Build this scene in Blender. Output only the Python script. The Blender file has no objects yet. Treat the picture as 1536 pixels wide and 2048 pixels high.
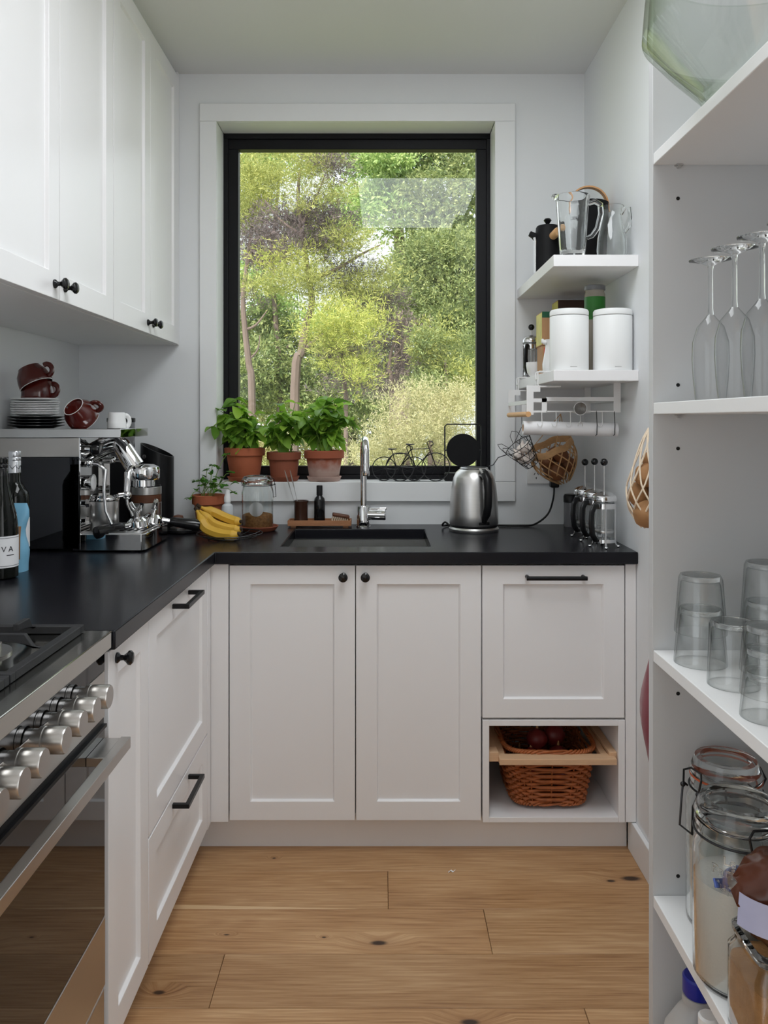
import bpy, bmesh, math, random
import numpy as np
from mathutils import Matrix, Vector, Euler
PI = math.pi
R = math.radians
rnd = random.Random(7)
sc = bpy.context.scene
C = sc.collection

# ------------------------------------------------------------------ camera
F, CX, CY, HC = 1588.0, 766.0, 840.0, 1.316      # focal length and principal point in photo pixels, eye height
cam_d = bpy.data.cameras.new('camera')
cam = bpy.data.objects.new('camera', cam_d); C.objects.link(cam)
cam.location = (0, 0, HC); cam.rotation_euler = (PI/2, 0, 0)
cam_d.sensor_fit = 'VERTICAL'; cam_d.sensor_height = 36.0; cam_d.sensor_width = 27.0
cam_d.lens = F/2048*36.0
cam_d.shift_x = (768-CX)/2048; cam_d.shift_y = -(1024-CY)/2048
cam_d.clip_start = 0.05; cam_d.clip_end = 200
sc.camera = cam

# ------------------------------------------------------------------ world, lights, exposure
w = bpy.data.worlds.new('overcast_sky'); sc.world = w; w.use_nodes = True
bg = w.node_tree.nodes['Background']
bg.inputs[0].default_value = (0.90, 0.96, 1.0, 1); bg.inputs[1].default_value = 1.55
sun_d = bpy.data.lights.new('sun', 'SUN'); sun_d.energy = 7.5; sun_d.angle = R(8); sun_d.color = (1, .96, .86)
sun = bpy.data.objects.new('sun', sun_d); C.objects.link(sun)
sun.rotation_euler = (R(32), R(-18), 0)
def area(name, loc, rot, sx, sy, watts, col):
    d = bpy.data.lights.new(name, 'AREA'); d.shape = 'RECTANGLE'; d.size = sx; d.size_y = sy
    d.energy = watts; d.color = col
    o = bpy.data.objects.new(name, d); C.objects.link(o); o.location = loc; o.rotation_euler = rot
    return o
area('skylight_daylight', (0.195, 1.42, 2.645), (0, 0, 0), 0.67, 1.16, 20, (0.93, 0.97, 1.0))
area('right_fill_light', (0.80, -0.85, 1.25), (0, R(90), 0), 2.1, 1.9, 13, (1.0, 0.97, 0.95))  # added fill light in an invented opening, unseen behind the camera
area('left_fill_light', (-1.19, -0.85, 1.25), (0, R(-90), 0), 2.1, 1.9, 0.8, (1.0, 0.97, 0.95))  # weaker added fill from the left, no door known there
sc.view_settings.view_transform = 'Standard'; sc.view_settings.look = 'None'
sc.view_settings.exposure = 0.05; sc.view_settings.gamma = 1.0; sc.view_settings.use_curve_mapping = False
sc.cycles.use_denoising = True
sc.cycles.max_bounces = 14; sc.cycles.diffuse_bounces = 6; sc.cycles.glossy_bounces = 6
sc.cycles.transmission_bounces = 12; sc.cycles.transparent_max_bounces = 24
sc.cycles.sample_clamp_indirect = 6.0; sc.cycles.sample_clamp_direct = 0
sc.cycles.blur_glossy = 0.5

# ------------------------------------------------------------------ helpers
def P(x, y, Y):
    "photo pixel at distance Y -> point in the room"
    return ((x-CX)*Y/F, Y, HC-(y-CY)*Y/F)

class MB:
    def __init__(s): s.v = []; s.f = []
    def add(s, vs, fs, M=None):
        n = len(s.v)
        s.v.extend([tuple(M @ Vector(p)) for p in vs] if M is not None else [tuple(p) for p in vs])
        s.f.extend([tuple(i+n for i in f) for f in fs]); return s
    def box(s, x0, x1, y0, y1, z0, z1, M=None):
        return s.add([(x0,y0,z0),(x1,y0,z0),(x1,y1,z0),(x0,y1,z0),(x0,y0,z1),(x1,y0,z1),(x1,y1,z1),(x0,y1,z1)],
            [(3,2,1,0),(4,5,6,7),(0,1,5,4),(1,2,6,5),(2,3,7,6),(3,0,4,7)], M)
    def lathe(s, prof, seg=32, M=None, sx=1.0, sy=1.0):
        vs, fs, rings = [], [], []
        for r, z in prof:
            if r < 1e-6: rings.append([len(vs)]); vs.append((0,0,z))
            else:
                rings.append(list(range(len(vs), len(vs)+seg)))
                vs += [(r*sx*math.cos(2*PI*k/seg), r*sy*math.sin(2*PI*k/seg), z) for k in range(seg)]
        for a, b in zip(rings, rings[1:]):
            for k in range(seg):
                k2 = (k+1) % seg
                if len(a) == 1 and len(b) == 1: continue
                if len(a) == 1: fs.append((a[0], b[k2], b[k]))
                elif len(b) == 1: fs.append((a[k], a[k2], b[0]))
                else: fs.append((a[k], a[k2], b[k2], b[k]))
        return s.add(vs, fs, M)
    def tube(s, pts, r, seg=8, closed=False, M=None, flat=1.0):
        pts = [Vector(p) for p in pts]; n = len(pts)
        rs = list(r) if hasattr(r, '__len__') else [r]*n
        vs, fs = [], []; up = None
        for i, p in enumerate(pts):
            a = pts[i-1] if (i > 0 or closed) else p
            b = pts[(i+1) % n] if (i < n-1 or closed) else p
            t = (b-a)
            t = t.normalized() if t.length > 1e-9 else Vector((0,0,1))
            if up is None:
                up = t.cross(Vector((0,0,1)))
                if up.length < .1: up = t.cross(Vector((0,1,0)))
                up.normalize()
            else:
                up = up - t*up.dot(t)
                if up.length < 1e-6: up = t.cross(Vector((1,.3,.2)))
                up.normalize()
            q = t.cross(up)
            for k in range(seg):
                an = 2*PI*k/seg
                vs.append(p + up*math.cos(an)*rs[i] + q*math.sin(an)*rs[i]*flat)
        m = n if closed else n-1
        for i in range(m):
            i2 = (i+1) % n
            for k in range(seg):
                k2 = (k+1) % seg
                fs.append((i*seg+k, i*seg+k2, i2*seg+k2, i2*seg+k))
        if not closed:
            fs.append(tuple(range(seg-1, -1, -1))); fs.append(tuple((n-1)*seg+k for k in range(seg)))
        return s.add(vs, fs, M)
    def cyl(s, p0, p1, r0, r1=None, seg=20, M=None):
        return s.tube([p0, p1], [r0, r0 if r1 is None else r1], seg, False, M)
    def sphere(s, c, r, seg=20, rings=12, M=None):
        rx, ry, rz = r if hasattr(r, '__len__') else (r, r, r)
        b = MB(); b.lathe([(math.sin(PI*i/rings), -math.cos(PI*i/rings)) for i in range(rings+1)], seg)
        return s.add([(c[0]+x*rx, c[1]+y*ry, c[2]+z*rz) for x, y, z in b.v], b.f, M)
    def prism(s, poly, z0, z1, M=None):
        n = len(poly)
        vs = [(x, y, z0) for x, y in poly] + [(x, y, z1) for x, y in poly]
        fs = [tuple(range(n-1, -1, -1)), tuple(range(n, 2*n))] + [(k, (k+1) % n, n+(k+1) % n, n+k) for k in range(n)]
        return s.add(vs, fs, M)
    def mesh(s, name):
        me = bpy.data.meshes.new(name); me.from_pydata(s.v, [], s.f); me.update(); return me

def fix_normals(me):
    bm = bmesh.new(); bm.from_mesh(me); bmesh.ops.recalc_face_normals(bm, faces=bm.faces[:]); bm.to_mesh(me); bm.free()

def obj(name, mb, mat, parent=None, bevel=0.0, loc=None, rot=None, angle=38, seg=2):
    me = mb.mesh(name) if isinstance(mb, MB) else mb
    if isinstance(mb, MB): fix_normals(me)
    if not me.materials: me.materials.append(mat)
    me.polygons.foreach_set('use_smooth', [True]*len(me.polygons))
    me.set_sharp_from_angle(angle=R(angle))
    o = bpy.data.objects.new(name, me); C.objects.link(o)
    if parent is not None: o.parent = parent
    if loc is not None: o.location = loc
    if rot is not None: o.rotation_euler = rot
    if bevel > 0:
        m = o.modifiers.new('bevel', 'BEVEL'); m.width = bevel; m.segments = seg; m.limit_method = 'ANGLE'; m.angle_limit = R(40)
        m.harden_normals = False
    return o
def tag(o, label, cat, group=None):
    o['label'] = label; o['category'] = cat
    if group: o['group'] = group
    return o
def thing(name, label, cat, loc=(0,0,0), rotz=0, group=None):
    o = bpy.data.objects.new(name, None); C.objects.link(o); o.empty_display_size = .05
    o.location = loc; o.rotation_euler = (0, 0, rotz)
    return tag(o, label, cat, group)
def struct(o): o['kind'] = 'structure'; return o
def sgroup(name):
    o = bpy.data.objects.new(name, None); C.objects.link(o); o.empty_display_size = .05
    return struct(o)
def dup(root, loc, rotz=None, label=None):
    r = root.copy(); C.objects.link(r); r.location = loc
    if rotz is not None: r.rotation_euler = (0, 0, rotz)
    if label: r['label'] = label
    for ch in list(root.children):
        c = ch.copy(); C.objects.link(c); c.parent = r
        for g in ch.children:
            d = g.copy(); C.objects.link(d); d.parent = c
    return r

# ------------------------------------------------------------------ materials
MATS = {}
def nt(name):
    m = bpy.data.materials.new(name); m.use_nodes = True
    t = m.node_tree; b = t.nodes['Principled BSDF']; return m, t, b
def rgb(h): # sRGB 0-255 -> linear
    return tuple(((c/255+.055)/1.055)**2.4 if c/255 > .04045 else c/255/12.92 for c in h)
def M_(name, col, rough=.5, metal=0.0, var=.06, scale=12.0, bump=0.0, bscale=60.0, trans=0.0, ior=1.45, coat=0.0, spec=None, stretch=None, rvar=0.0, sub=0.0, sheen=0.0):
    m, t, b = nt(name); N, L = t.nodes, t.links
    tc = N.new('ShaderNodeTexCoord'); mp = N.new('ShaderNodeMapping'); L.new(tc.outputs['Object'], mp.inputs[0])
    if stretch: mp.inputs['Scale'].default_value = stretch
    ns = N.new('ShaderNodeTexNoise'); ns.inputs['Scale'].default_value = scale; ns.inputs['Detail'].default_value = 4
    L.new(mp.outputs[0], ns.inputs['Vector'])
    mx = N.new('ShaderNodeMix'); mx.data_type = 'RGBA'
    mx.inputs['A'].default_value = (*[max(0, c*(1-var)) for c in col], 1); mx.inputs['B'].default_value = (*[min(1, c*(1+var)) for c in col], 1)
    L.new(ns.outputs['Fac'], mx.inputs['Factor']); L.new(mx.outputs['Result'], b.inputs['Base Color'])
    b.inputs['Roughness'].default_value = rough; b.inputs['Metallic'].default_value = metal
    b.inputs['Transmission Weight'].default_value = trans; b.inputs['IOR'].default_value = ior
    b.inputs['Coat Weight'].default_value = coat; b.inputs['Coat Roughness'].default_value = .08
    if spec is not None: b.inputs['Specular IOR Level'].default_value = spec
    if sub: b.inputs['Subsurface Weight'].default_value = sub; b.inputs['Subsurface Scale'].default_value = .01
    if sheen: b.inputs['Sheen Weight'].default_value = sheen
    if rvar:
        mr = N.new('ShaderNodeMapRange'); L.new(ns.outputs['Fac'], mr.inputs[0])
        mr.inputs[3].default_value = max(0, rough-rvar); mr.inputs[4].default_value = rough+rvar
        L.new(mr.outputs[0], b.inputs['Roughness'])
    if bump:
        n2 = N.new('ShaderNodeTexNoise'); n2.inputs['Scale'].default_value = bscale; n2.inputs['Detail'].default_value = 3
        L.new(mp.outputs[0], n2.inputs['Vector'])
        bp = N.new('ShaderNodeBump'); bp.inputs['Strength'].default_value = bump; bp.inputs['Distance'].default_value = .002
        L.new(n2.outputs['Fac'], bp.inputs['Height']); L.new(bp.outputs[0], b.inputs['Normal'])
    MATS[name] = m; return m

wall_m = M_('white_wall_paint', (.76,.775,.79), .6, var=.015, scale=3, bump=.04, bscale=250)
ceil_m = M_('ceiling_paint', (.72,.725,.72), .7, var=.015, scale=3, bump=.03, bscale=250)
trim_m = M_('satin_white_trim', (.80,.81,.82), .35, var=.01, scale=4)
cab_m = M_('white_cabinet_lacquer', (.83,.82,.825), .32, var=.012, scale=3, bump=.015, bscale=400)
pantry_m = M_('shade_greyed_white_melamine', (.56,.565,.57), .45, var=.01, scale=3, bump=.02, bscale=300)  # whitish panels, greyed in the colour to stand in for shade inside the pantry
carc_m = M_('white_melamine', (.80,.80,.80), .4, var=.01, scale=3, bump=.02, bscale=300)
black_frame_m = M_('black_powder_coat', (.006,.006,.008), .45, var=.15, scale=30, bump=.03, bscale=600, spec=.25)
bench_m = M_('black_benchtop_stone', (.008,.008,.011), .27, var=.15, scale=3, spec=.30)
black_m = M_('satin_black_metal', (.008,.008,.009), .35, var=.1, scale=20, spec=.3)
black_gloss_m = M_('glossy_black_plastic', (.008,.008,.009), .12, var=.1, scale=15)
black_mat_m = M_('matte_black', (.009,.009,.010), .6, var=.15, scale=30, spec=.2)
iron_m = M_('cast_iron', (.018,.018,.02), .62, var=.3, scale=80, bump=.25, bscale=500)
steel_m = M_('brushed_steel', (.66,.65,.64), .32, 1.0, var=.12, scale=30, stretch=(1,1,40), rvar=.06)
steel_b_m = M_('satin_steel', (.50,.48,.46), .30, 1.0, var=.03, scale=25, stretch=(30,1,30))
chrome_m = M_('chrome', (.80,.80,.81), .045, 1.0, var=.03, scale=10)
mirror_m = M_('polished_steel', (.62,.62,.62), .035, 1.0, var=.03, scale=6)
sink_m = M_('sink_steel', (.52,.52,.51), .34, 1.0, var=.1, scale=30, stretch=(30,1,1))
terra_m = M_('terracotta', rgb((176,98,66)), .8, var=.16, scale=14, bump=.15, bscale=120)
terra2_m = M_('dark_terracotta', rgb((140,78,56)), .8, var=.16, scale=14, bump=.15, bscale=120)
soil_m = M_('potting_soil', (.03,.02,.014), .95, var=.5, scale=120, bump=.8, bscale=160)
china_m = M_('white_china', (.82,.82,.82), .12, var=.01, scale=5)
enamel_m = M_('white_matt_enamel', (.80,.805,.80), .42, var=.012, scale=5)
brown_glaze_m = M_('oxblood_glaze', rgb((78,24,19)), .14, var=.15, scale=18, coat=.5)
black_glaze_m = M_('black_glaze', (.012,.012,.014), .2, var=.1, scale=18)
stone_brown_m = M_('brown_stoneware', (.05,.022,.014), .2, var=.4, scale=22)
tan_wood_m = M_('beech_wood', rgb((205,160,112)), .5, var=.16, scale=9, stretch=(2,2,14))
pale_wood_m = M_('pine_wood', rgb((214,176,140)), .5, var=.14, scale=9, stretch=(2,20,20))
walnut_m = M_('walnut', rgb((96,58,38)), .45, var=.3, scale=9, stretch=(2,2,18))
brush_wood_m = M_('bamboo_tray_wood', rgb((168,116,80)), .5, var=.2, scale=9, stretch=(2,20,20))
leather_m = M_('tan_leather', rgb((196,146,98)), .55, var=.12, scale=30, bump=.2, bscale=300)
wicker_m = M_('willow_wicker', rgb((164,92,48)), .45, var=.5, scale=45, bump=.2, bscale=200)
jute_m = M_('jute_cord', rgb((190,148,104)), .85, var=.3, scale=70, bump=.4, bscale=400)
net_m = M_('cream_cotton_net', rgb((226,208,184)), .85, var=.12, scale=60, bump=.3, bscale=400)
dark_onion_m = M_('brown_onion_skin', rgb((112,68,40)), .5, var=.3, scale=18, stretch=(1,1,.2))
potato_m = M_('potato_skin', rgb((158,116,76)), .75, var=.3, scale=22, bump=.2, bscale=150)
onion_m = M_('red_onion_skin', rgb((110,34,34)), .4, var=.35, scale=18, stretch=(1,1,.2))
garlic_m = M_('garlic_skin', rgb((226,214,206)), .6, var=.14, scale=30, stretch=(1,1,.2))
paper_m = M_('baking_paper', (.74,.735,.75), .5, var=.03, scale=20)
card_m = M_('brown_cardboard', rgb((176,134,96)), .75, var=.08, scale=30)
red_cloth_m = M_('dark_red_cloth', rgb((122,14,40)), .9, var=.15, scale=60, bump=.3, bscale=500, sheen=.3)
flour_m = M_('white_flour', (.80,.77,.72), .95, var=.04, scale=40, bump=.3, bscale=200)
oats_m = M_('brown_grain', rgb((164,116,70)), .85, var=.75, scale=130, bump=1.0, bscale=130)
sugar_m = M_('brown_sugar', rgb((186,134,84)), .9, var=.25, scale=70, bump=.5, bscale=300)
blue_pl_m = M_('blue_plastic', rgb((34,44,150)), .35, var=.08, scale=12)
blue_scoop_m = M_('blue_scoop_plastic', rgb((86,108,178)), .3, var=.1, scale=12)
milk_pl_m = M_('cloudy_plastic', (.75,.74,.72), .35, var=.03, scale=10, trans=.45)
rubber_m = M_('orange_rubber', rgb((190,92,56)), .6, var=.08, scale=20)
wire_m = M_('dark_wire', (.04,.04,.042), .4, .8, var=.1, scale=30)
white_metal_m = M_('white_powder_coat', (.78,.78,.78), .4, var=.01, scale=8)
white_pl_m = M_('white_plastic', (.8,.8,.8), .3, var=.01, scale=8)
banana_m = M_('banana_peel', rgb((206,162,56)), .5, var=.12, scale=14, stretch=(1,1,1), bump=.05, bscale=60)
banana_tip_m = M_('banana_tip', (.035,.02,.01), .8, var=.3, scale=60)
stem_m = M_('herb_stem', rgb((120,150,70)), .6, var=.15, scale=30)
bag_blue_m = M_('pale_blue_pouch', rgb((120,176,206)), .4, var=.1, scale=14, bump=.25, bscale=30)
bag_brown_m = M_('brown_paper_label', rgb((164,122,84)), .7, var=.1, scale=30)
wine_m = M_('dark_wine_glass', (.005,.006,.005), .05, var=.2, scale=8, spec=.35)
label_m = M_('white_paper_label', (.80,.80,.82), .6, var=.02, scale=20)
cream_label_m = M_('cream_paper_label', rgb((206,184,140)), .6, var=.06, scale=20)
ink_m = M_('black_ink', (.015,.015,.02), .6, var=.1, scale=20)
silver_cap_m = M_('silver_screw_cap', (.62,.63,.66), .28, .9, var=.06, scale=20)
green_lab_m = M_('green_label', rgb((44,120,40)), .4, var=.2, scale=20)
teal_lab_m = M_('dark_green_card', rgb((24,84,56)), .5, var=.1, scale=20)
red_lab_m = M_('red_card', rgb((196,60,48)), .5, var=.1, scale=20)
yellow_lab_m = M_('yellow_green_print', rgb((206,196,98)), .5, var=.5, scale=16)
brown_lab_m = M_('dark_brown_card', rgb((64,40,30)), .5, var=.15, scale=20)
choc_m = M_('brown_bag_plastic', rgb((84,44,28)), .22, var=.4, scale=14, bump=.6, bscale=24)
lilac_m = M_('lilac_print', rgb((176,178,206)), .4, var=.12, scale=20)
grate_hole_m = M_('dark_gap', (.006,.006,.006), .8, var=.1, scale=20)
grey_clear_m = M_('smoked_plastic', (.36,.36,.38), .15, var=.05, scale=10, trans=.55)
concrete_m = M_('outdoor_grass', rgb((120,130,70)), .95, var=.5, scale=3, bump=.6, bscale=20)

def glass(name, col=(1,1,1), ior=1.45, rough=0.0):
    m, t, b = nt(name); N, L = t.nodes, t.links
    b.inputs['Base Color'].default_value = (*col, 1); b.inputs['Transmission Weight'].default_value = 1
    b.inputs['Roughness'].default_value = rough; b.inputs['IOR'].default_value = ior
    ns = N.new('ShaderNodeTexNoise'); ns.inputs['Scale'].default_value = 9
    bp = N.new('ShaderNodeBump'); bp.inputs['Strength'].default_value = .03; bp.inputs['Distance'].default_value = .002
    L.new(ns.outputs['Fac'], bp.inputs['Height']); L.new(bp.outputs[0], b.inputs['Normal'])
    return m
glass_m = glass('clear_glass', (.97,.985,.98))
jar_glass_m = glass('jar_glass', (.95,.975,.97))
vase_glass_m = glass('green_tinted_glass', (.93,.975,.95))
def thin_glass(name, ior=1.45, tint=(.97,.98,.975), edge=None):
    "glass too thin to bend the view: clear, with mirror reflection by Schlick's law and a little more absorption along the edge"
    m, t, b = nt(name); N, L = t.nodes, t.links; N.remove(b)
    def mth(op, a_, b_=None):
        n = N.new('ShaderNodeMath'); n.operation = op
        for i, q in enumerate((a_, b_)):
            if q is None: continue
            if isinstance(q, (int, float)): n.inputs[i].default_value = q
            else: L.new(q, n.inputs[i])
        return n.outputs[0]
    g = N.new('ShaderNodeNewGeometry'); d = N.new('ShaderNodeVectorMath'); d.operation = 'DOT_PRODUCT'
    L.new(g.outputs['Incoming'], d.inputs[0]); L.new(g.outputs['Normal'], d.inputs[1])
    om = mth('SUBTRACT', 1.0, mth('ABSOLUTE', d.outputs['Value']))
    f0 = ((ior-1)/(ior+1))**2
    fac = mth('ADD', mth('MULTIPLY', mth('POWER', om, 5.0), 1-f0), f0)
    tr = N.new('ShaderNodeBsdfTransparent'); gl = N.new('ShaderNodeBsdfGlossy'); gl.inputs['Roughness'].default_value = 0.0
    if edge:
        mc = N.new('ShaderNodeMix'); mc.data_type = 'RGBA'; L.new(mth('POWER', om, 3.2), mc.inputs['Factor'])
        mc.inputs['A'].default_value = (*tint, 1); mc.inputs['B'].default_value = (*edge, 1); L.new(mc.outputs['Result'], tr.inputs[0])
    else: tr.inputs[0].default_value = (*tint, 1)
    mx = N.new('ShaderNodeMixShader'); L.new(fac, mx.inputs[0])
    L.new(tr.outputs[0], mx.inputs[1]); L.new(gl.outputs[0], mx.inputs[2]); L.new(mx.outputs[0], N['Material Output'].inputs[0])
    return m
pane_m = thin_glass('window_pane_glass', 1.31)
flute_m = thin_glass('thin_wine_glass', 1.5, (.985,.988,.988), (.50,.53,.53))
tumbler_m = thin_glass('tumbler_glass', 1.52, (.986,.990,.988), (.46,.50,.50))
bowl_m = thin_glass('bowl_glass', 1.5, (.975,.985,.975), (.48,.58,.42))
dark_mirror_m = M_('black_polished_panel', (.045,.046,.05), .03, 1.0, var=.03, scale=6)
door_glass_m = M_('black_oven_glass', (.008,.008,.009), .02, var=.05, scale=6, spec=.75)
panel_glass_m = M_('smoked_mirror_panel', (.30,.29,.29), .04, 1.0, var=.02, scale=6)

def leaf_mat(name, trans=.35, rough=.5, attr=True, col=(.1,.3,.05), var=.35, nscale=20):
    m, t, b = nt(name); N, L = t.nodes, t.links
    if attr:
        a = N.new('ShaderNodeAttribute'); a.attribute_name = 'tint'; cs = a.outputs['Color']
    else:
        oi = N.new('ShaderNodeObjectInfo'); hs = N.new('ShaderNodeHueSaturation'); hs.inputs['Color'].default_value = (*col, 1)
        mr = N.new('ShaderNodeMapRange'); L.new(oi.outputs['Random'], mr.inputs[0]); mr.inputs[3].default_value = 1-var; mr.inputs[4].default_value = 1+var
        L.new(mr.outputs[0], hs.inputs['Value'])
        m2 = N.new('ShaderNodeMapRange'); L.new(oi.outputs['Random'], m2.inputs[0]); m2.inputs[3].default_value = .52; m2.inputs[4].default_value = .485
        L.new(m2.outputs[0], hs.inputs['Hue']); cs = hs.outputs['Color']
    L.new(cs, b.inputs['Base Color']); b.inputs['Roughness'].default_value = rough
    tl = N.new('ShaderNodeBsdfTranslucent'); L.new(cs, tl.inputs[0])
    mx = N.new('ShaderNodeMixShader'); mx.inputs[0].default_value = trans
    L.new(b.outputs[0], mx.inputs[1]); L.new(tl.outputs[0], mx.inputs[2]); L.new(mx.outputs[0], N['Material Output'].inputs[0])
    return m
foliage_m = leaf_mat('bush_foliage', .35, .6)
basil_m = leaf_mat('basil_leaf', .42, .38, False, rgb((142,184,72)), .45)
parsley_m = leaf_mat('parsley_leaf', .35, .45, False, rgb((86,140,50)), .3)
bark_m = M_('tree_bark', rgb((120,104,98)), .9, var=.4, scale=14, bump=.8, bscale=40, stretch=(1,1,.3))

def oak_mat():
    m, t, b = nt('oak_floor'); N, L = t.nodes, t.links
    tc = N.new('ShaderNodeTexCoord'); oi = N.new('ShaderNodeObjectInfo')
    off = N.new('ShaderNodeVectorMath'); off.operation = 'MULTIPLY_ADD'
    cmb = N.new('ShaderNodeCombineXYZ')
    for k in range(3): L.new(oi.outputs['Random'], cmb.inputs[k])
    L.new(cmb.outputs[0], off.inputs[0]); off.inputs[1].default_value = (37, 53, 11); L.new(tc.outputs['Object'], off.inputs[2])
    # knots with a shape of their own in the wood
    knots = [(-.011,1.998,.024,.010),(.712,2.279,.032,.013),(.651,2.267,.014,.007),(-.515,1.825,.016,.008),(.19,1.735,.024,.010),(-.327,2.385,.006,.004),(-.40,2.03,.008,.003),(-.15,2.02,.006,.003)]
    prev = None
    for kx, ky, sx, sy in knots:
        s1 = N.new('ShaderNodeVectorMath'); s1.operation = 'SUBTRACT'; L.new(tc.outputs['Object'], s1.inputs[0]); s1.inputs[1].default_value = (kx, ky, 0)
        s2 = N.new('ShaderNodeVectorMath'); s2.operation = 'MULTIPLY'; L.new(s1.outputs[0], s2.inputs[0]); s2.inputs[1].default_value = (1/sx, 1/sy, 0)
        s3 = N.new('ShaderNodeVectorMath'); s3.operation = 'LENGTH'; L.new(s2.outputs[0], s3.inputs[0])
        if prev is None: prev = s3.outputs['Value']
        else:
            mn = N.new('ShaderNodeMath'); mn.operation = 'MINIMUM'; L.new(prev, mn.inputs[0]); L.new(s3.outputs['Value'], mn.inputs[1]); prev = mn.outputs[0]
    halo = N.new('ShaderNodeMapRange'); L.new(prev, halo.inputs[0]); halo.inputs[1].default_value = 0; halo.inputs[2].default_value = 4.5; halo.inputs[3].default_value = 1; halo.inputs[4].default_value = 0
    core = N.new('ShaderNodeMapRange'); L.new(prev, core.inputs[0]); core.inputs[1].default_value = .55; core.inputs[2].default_value = 1.1; core.inputs[3].default_value = 1; core.inputs[4].default_value = 0
    # warp the grain round the knots
    wv = N.new('ShaderNodeCombineXYZ'); h2 = N.new('ShaderNodeMath'); h2.operation = 'MULTIPLY'; L.new(halo.outputs[0], h2.inputs[0]); h2.inputs[1].default_value = .035
    L.new(h2.outputs[0], wv.inputs[1])
    wa = N.new('ShaderNodeVectorMath'); wa.operation = 'ADD'; L.new(off.outputs[0], wa.inputs[0]); L.new(wv.outputs[0], wa.inputs[1])
    n0 = N.new('ShaderNodeTexNoise'); n0.inputs['Scale'].default_value = 2.2; n0.inputs['Detail'].default_value = 2
    mp0 = N.new('ShaderNodeMapping'); mp0.inputs['Scale'].default_value = (.8, 3.0, 1); L.new(wa.outputs[0], mp0.inputs[0]); L.new(mp0.outputs[0], n0.inputs['Vector'])
    # cathedral grain: bands of a stretched noise
    mp1 = N.new('ShaderNodeMapping'); mp1.inputs['Scale'].default_value = (.55, 5.5, 1); L.new(wa.outputs[0], mp1.inputs[0])
    n1 = N.new('ShaderNodeTexNoise'); n1.inputs['Scale'].default_value = 1.6; n1.inputs['Detail'].default_value = 1.5; L.new(mp1.outputs[0], n1.inputs['Vector'])
    ml = N.new('ShaderNodeMath'); ml.operation = 'MULTIPLY'; L.new(n1.outputs['Fac'], ml.inputs[0]); ml.inputs[1].default_value = 95
    sn = N.new('ShaderNodeMath'); sn.operation = 'SINE'; L.new(ml.outputs[0], sn.inputs[0])
    mp2 = N.new('ShaderNodeMapping'); mp2.inputs['Scale'].default_value = (3, 110, 1); L.new(wa.outputs[0], mp2.inputs[0])
    n2 = N.new('ShaderNodeTexNoise'); n2.inputs['Scale'].default_value = 2.0; n2.inputs['Detail'].default_value = 5; n2.inputs['Roughness'].default_value = .65; L.new(mp2.outputs[0], n2.inputs['Vector'])
    a1 = N.new('ShaderNodeMath'); a1.operation = 'MULTIPLY_ADD'; L.new(sn.outputs[0], a1.inputs[0]); a1.inputs[1].default_value = .035; L.new(n2.outputs['Fac'], a1.inputs[2])
    a2 = N.new('ShaderNodeMath'); a2.operation = 'MULTIPLY_ADD'; L.new(n0.outputs['Fac'], a2.inputs[0]); a2.inputs[1].default_value = .55; L.new(a1.outputs[0], a2.inputs[2])
    rp = N.new('ShaderNodeValToRGB'); L.new(a2.outputs[0], rp.inputs[0])
    e = rp.color_ramp.elements
    e[0].position = .52; e[0].color = (*rgb((152,108,70)), 1); e[1].position = 1.08; e[1].color = (*rgb((214,174,130)), 1)
    e2 = e.new(.72); e2.color = (*rgb((184,140,96)), 1); e3 = e.new(.86); e3.color = (*rgb((198,156,112)), 1)
    hs = N.new('ShaderNodeHueSaturation'); L.new(rp.outputs[0], hs.inputs['Color'])
    mr = N.new('ShaderNodeMapRange'); L.new(oi.outputs['Random'], mr.inputs[0]); mr.inputs[3].default_value = .75; mr.inputs[4].default_value = .93; L.new(mr.outputs[0], hs.inputs['Value'])
    # pale sapwood along one board edge
    sp = N.new('ShaderNodeSeparateXYZ'); L.new(tc.outputs['Object'], sp.inputs[0])
    lim = N.new('ShaderNodeMapRange'); L.new(sp.outputs[0], lim.inputs[0]); lim.inputs[1].default_value = -.62; lim.inputs[2].default_value = -.06; lim.inputs[3].default_value = .020; lim.inputs[4].default_value = 0
    dy = N.new('ShaderNodeMath'); dy.operation = 'SUBTRACT'; L.new(sp.outputs[1], dy.inputs[0]); dy.inputs[1].default_value = 2.138
    pos = N.new('ShaderNodeMath'); pos.operation = 'GREATER_THAN'; L.new(dy.outputs[0], pos.inputs[0]); pos.inputs[1].default_value = 0
    les = N.new('ShaderNodeMath'); les.operation = 'LESS_THAN'; L.new(dy.outputs[0], les.inputs[0]); L.new(lim.outputs[0], les.inputs[1])
    both = N.new('ShaderNodeMath'); both.operation = 'MULTIPLY'; L.new(pos.outputs[0], both.inputs[0]); L.new(les.outputs[0], both.inputs[1])
    b2 = N.new('ShaderNodeMath'); b2.operation = 'MULTIPLY'; L.new(both.outputs[0], b2.inputs[0]); b2.inputs[1].default_value = .7
    mxs = N.new('ShaderNodeMix'); mxs.data_type = 'RGBA'; L.new(b2.outputs[0], mxs.inputs['Factor']); L.new(hs.outputs[0], mxs.inputs['A']); mxs.inputs['B'].default_value = (*rgb((228,198,156)), 1)
    hm = N.new('ShaderNodeMath'); hm.operation = 'POWER'; L.new(halo.outputs[0], hm.inputs[0]); hm.inputs[1].default_value = 2.2
    hm2 = N.new('ShaderNodeMath'); hm2.operation = 'MULTIPLY'; L.new(hm.outputs[0], hm2.inputs[0]); hm2.inputs[1].default_value = .55
    mxh = N.new('ShaderNodeMix'); mxh.data_type = 'RGBA'; L.new(hm2.outputs[0], mxh.inputs['Factor']); L.new(mxs.outputs['Result'], mxh.inputs['A']); mxh.inputs['B'].default_value = (*rgb((130,82,48)), 1)
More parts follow.
